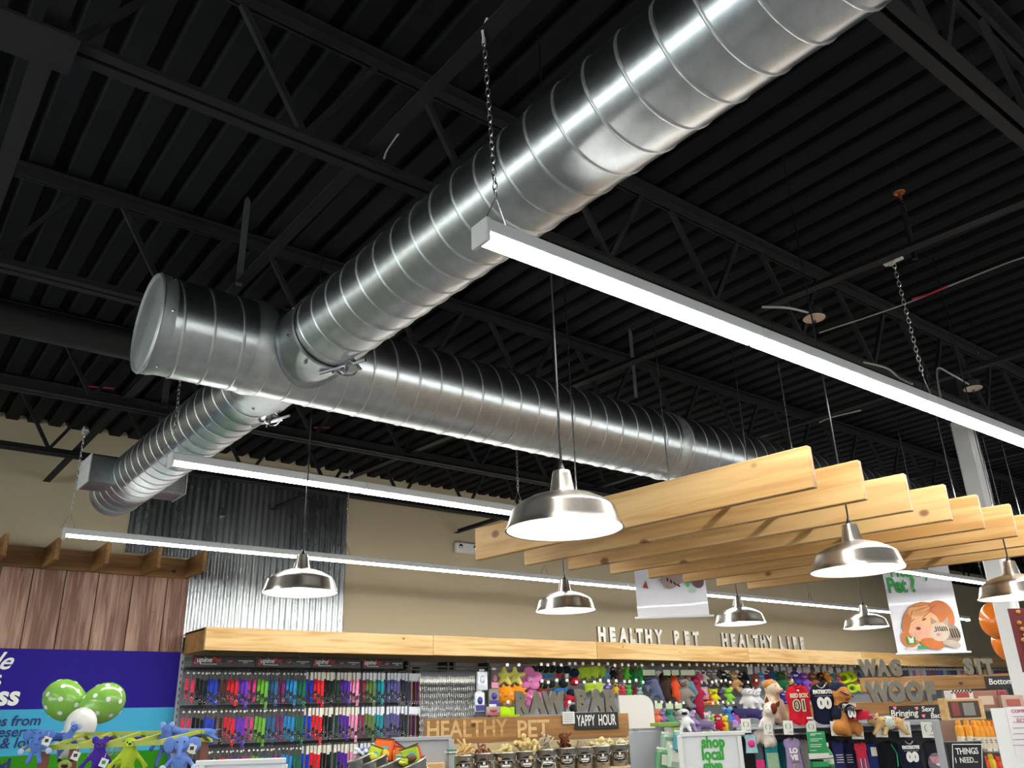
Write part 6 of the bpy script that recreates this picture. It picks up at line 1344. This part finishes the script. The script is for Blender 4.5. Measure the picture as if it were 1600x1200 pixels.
lp(121, 1131, 5.1, .22, 'long', BL, 'a8c0ec', 'blue monkey plush threaded through the ladder, left of the purple one', ears='r', tilt=.5, rz=-.3)
lp(158, 1153, 4.8, .26, 'monkey', '4a2c9c', '6a48b8', 'dark purple monkey plush hanging from the front rail', ears='r', rz=-.3, earc='4a2c9c'); lp(205, 1151, 4.8, .27, 'monkey', 'b4cc3a', 'c8dc5a', 'lime monkey plush hanging head over the front rail', ears=None, rz=-.3, xs=1.1)
lp(182, 1178, 4.9, .10, 'lie', 'b8d02a', 'c8dc5a', 'lime plush body behind the price tag of the purple monkey', ears=None, faced=False)
lp(192, 1143, 5.5, .09, 'lie', '4a2c8c', '6a48a8', 'purple plush lying behind the ladder rungs', ears=None, faced=False, xs=2.2); lp(222, 1144, 5.5, .08, 'lie', '55309a', '8a5ab8', 'purple plush with orange marks behind the right rungs', ears=None, faced=False, xs=2.0)
lp(262, 1130, 5.0, .24, 'monkey', '5a76bc', '90a8e0', 'blue plush sitting upright on the ridge, right side', ears='r', rz=-.3, faced=False); eleph(286, 1148, 4.65, .27, '6c8cd4', 'blue elephant plush at the right end facing the camera', rz=-.5, xs=1.0)
lp(300, 1127, 5.1, .12, 'lie', '6484cc', 'a8c0ec', 'blue elephant plush stretched over the right end of the ridge', ears=None, faced=False, xs=2.2, rz=-.1); lp(103, 1186, 4.9, .16, 'bear', 'c8c878', '3a3020', 'yellow and black plush at the bottom left', ears='p', rz=-.3, xs=1.3)
for (px, py, D, lb) in ((118, 1181, 4.75, 'white square price tag under the blue monkey'), (162, 1192, 4.7, 'white price tag with green print on the purple monkey'), (73, 1158, 4.75, 'black and white price tag on the left blue elephant'), (300, 1170, 4.62, 'small tag on the right blue elephant')):
    t = thing('swing_tag', lb, 'price tag', AF(px, py, D), -.5); MB().box((0, 0, 0), (.042, .002, .045), ry=.35).build('tag_card', M_WHITEP, t); MB().box((0, -.002, .003), (.02, .001, .018)).build('tag_print', pla('3a8a4a' if '162' in str(px) else '2c2c30'), t); MB().tube([(0, 0, .02), (.004, .01, .05)], .0012, 4).build('tag_string', M_WHITEP, t)
P = AF(178, 1178, 5.4); 
# white picture frame at the bottom
FR = Plane(375, 1190, 4.2)
t = FR.empty('picture_frame', 'white picture frame whose top edge shows at the bottom left of centre', 'frame')
pbox(FR, 'frame_top', M_WHITE, t, 307, 1186, 446, 1195, .03, 0, .004); pbox(FR, 'frame_side', M_WHITE, t, 307, 1194, 316, 1290, .03, 0, .004); pbox(FR, 'frame_side', M_WHITE, t, 437, 1194, 446, 1290, .03, 0, .004); pbox(FR, 'frame_bottom', M_WHITE, t, 307, 1286, 446, 1294, .03, 0, .004); pbox(FR, 'print_sheet', mat('frame_sheet', 'dfe3ea', .4), t, 314, 1193, 439, 1288, .01, .006, 0)
zf = FR.at(375, 1294).z; MB().box((0, .04, zf / 2), (.3, .2, zf), bev=.01).build('stand', M_GREYD, t)
P = RB_.at(857, 1194, -.7); t = thing('wire_basket', 'silver wire handle of a basket below the chew pails', 'basket', P - Vector((0, 0, .12)), -.4); MB().tube([(-.06, 0, .02), (-.055, 0, .115), (-.045, 0, .125), (.045, 0, .125), (.055, 0, .115), (.06, 0, .02)], .007, 8).build('handle', M_CHROME, t, True); MB().lathe([(0, 0), (.09, 0), (.11, .05), (.112, .055), (.10, .05), (.085, .005), (0, .004)], 20).build('bowl', M_BUCKET, t, True)
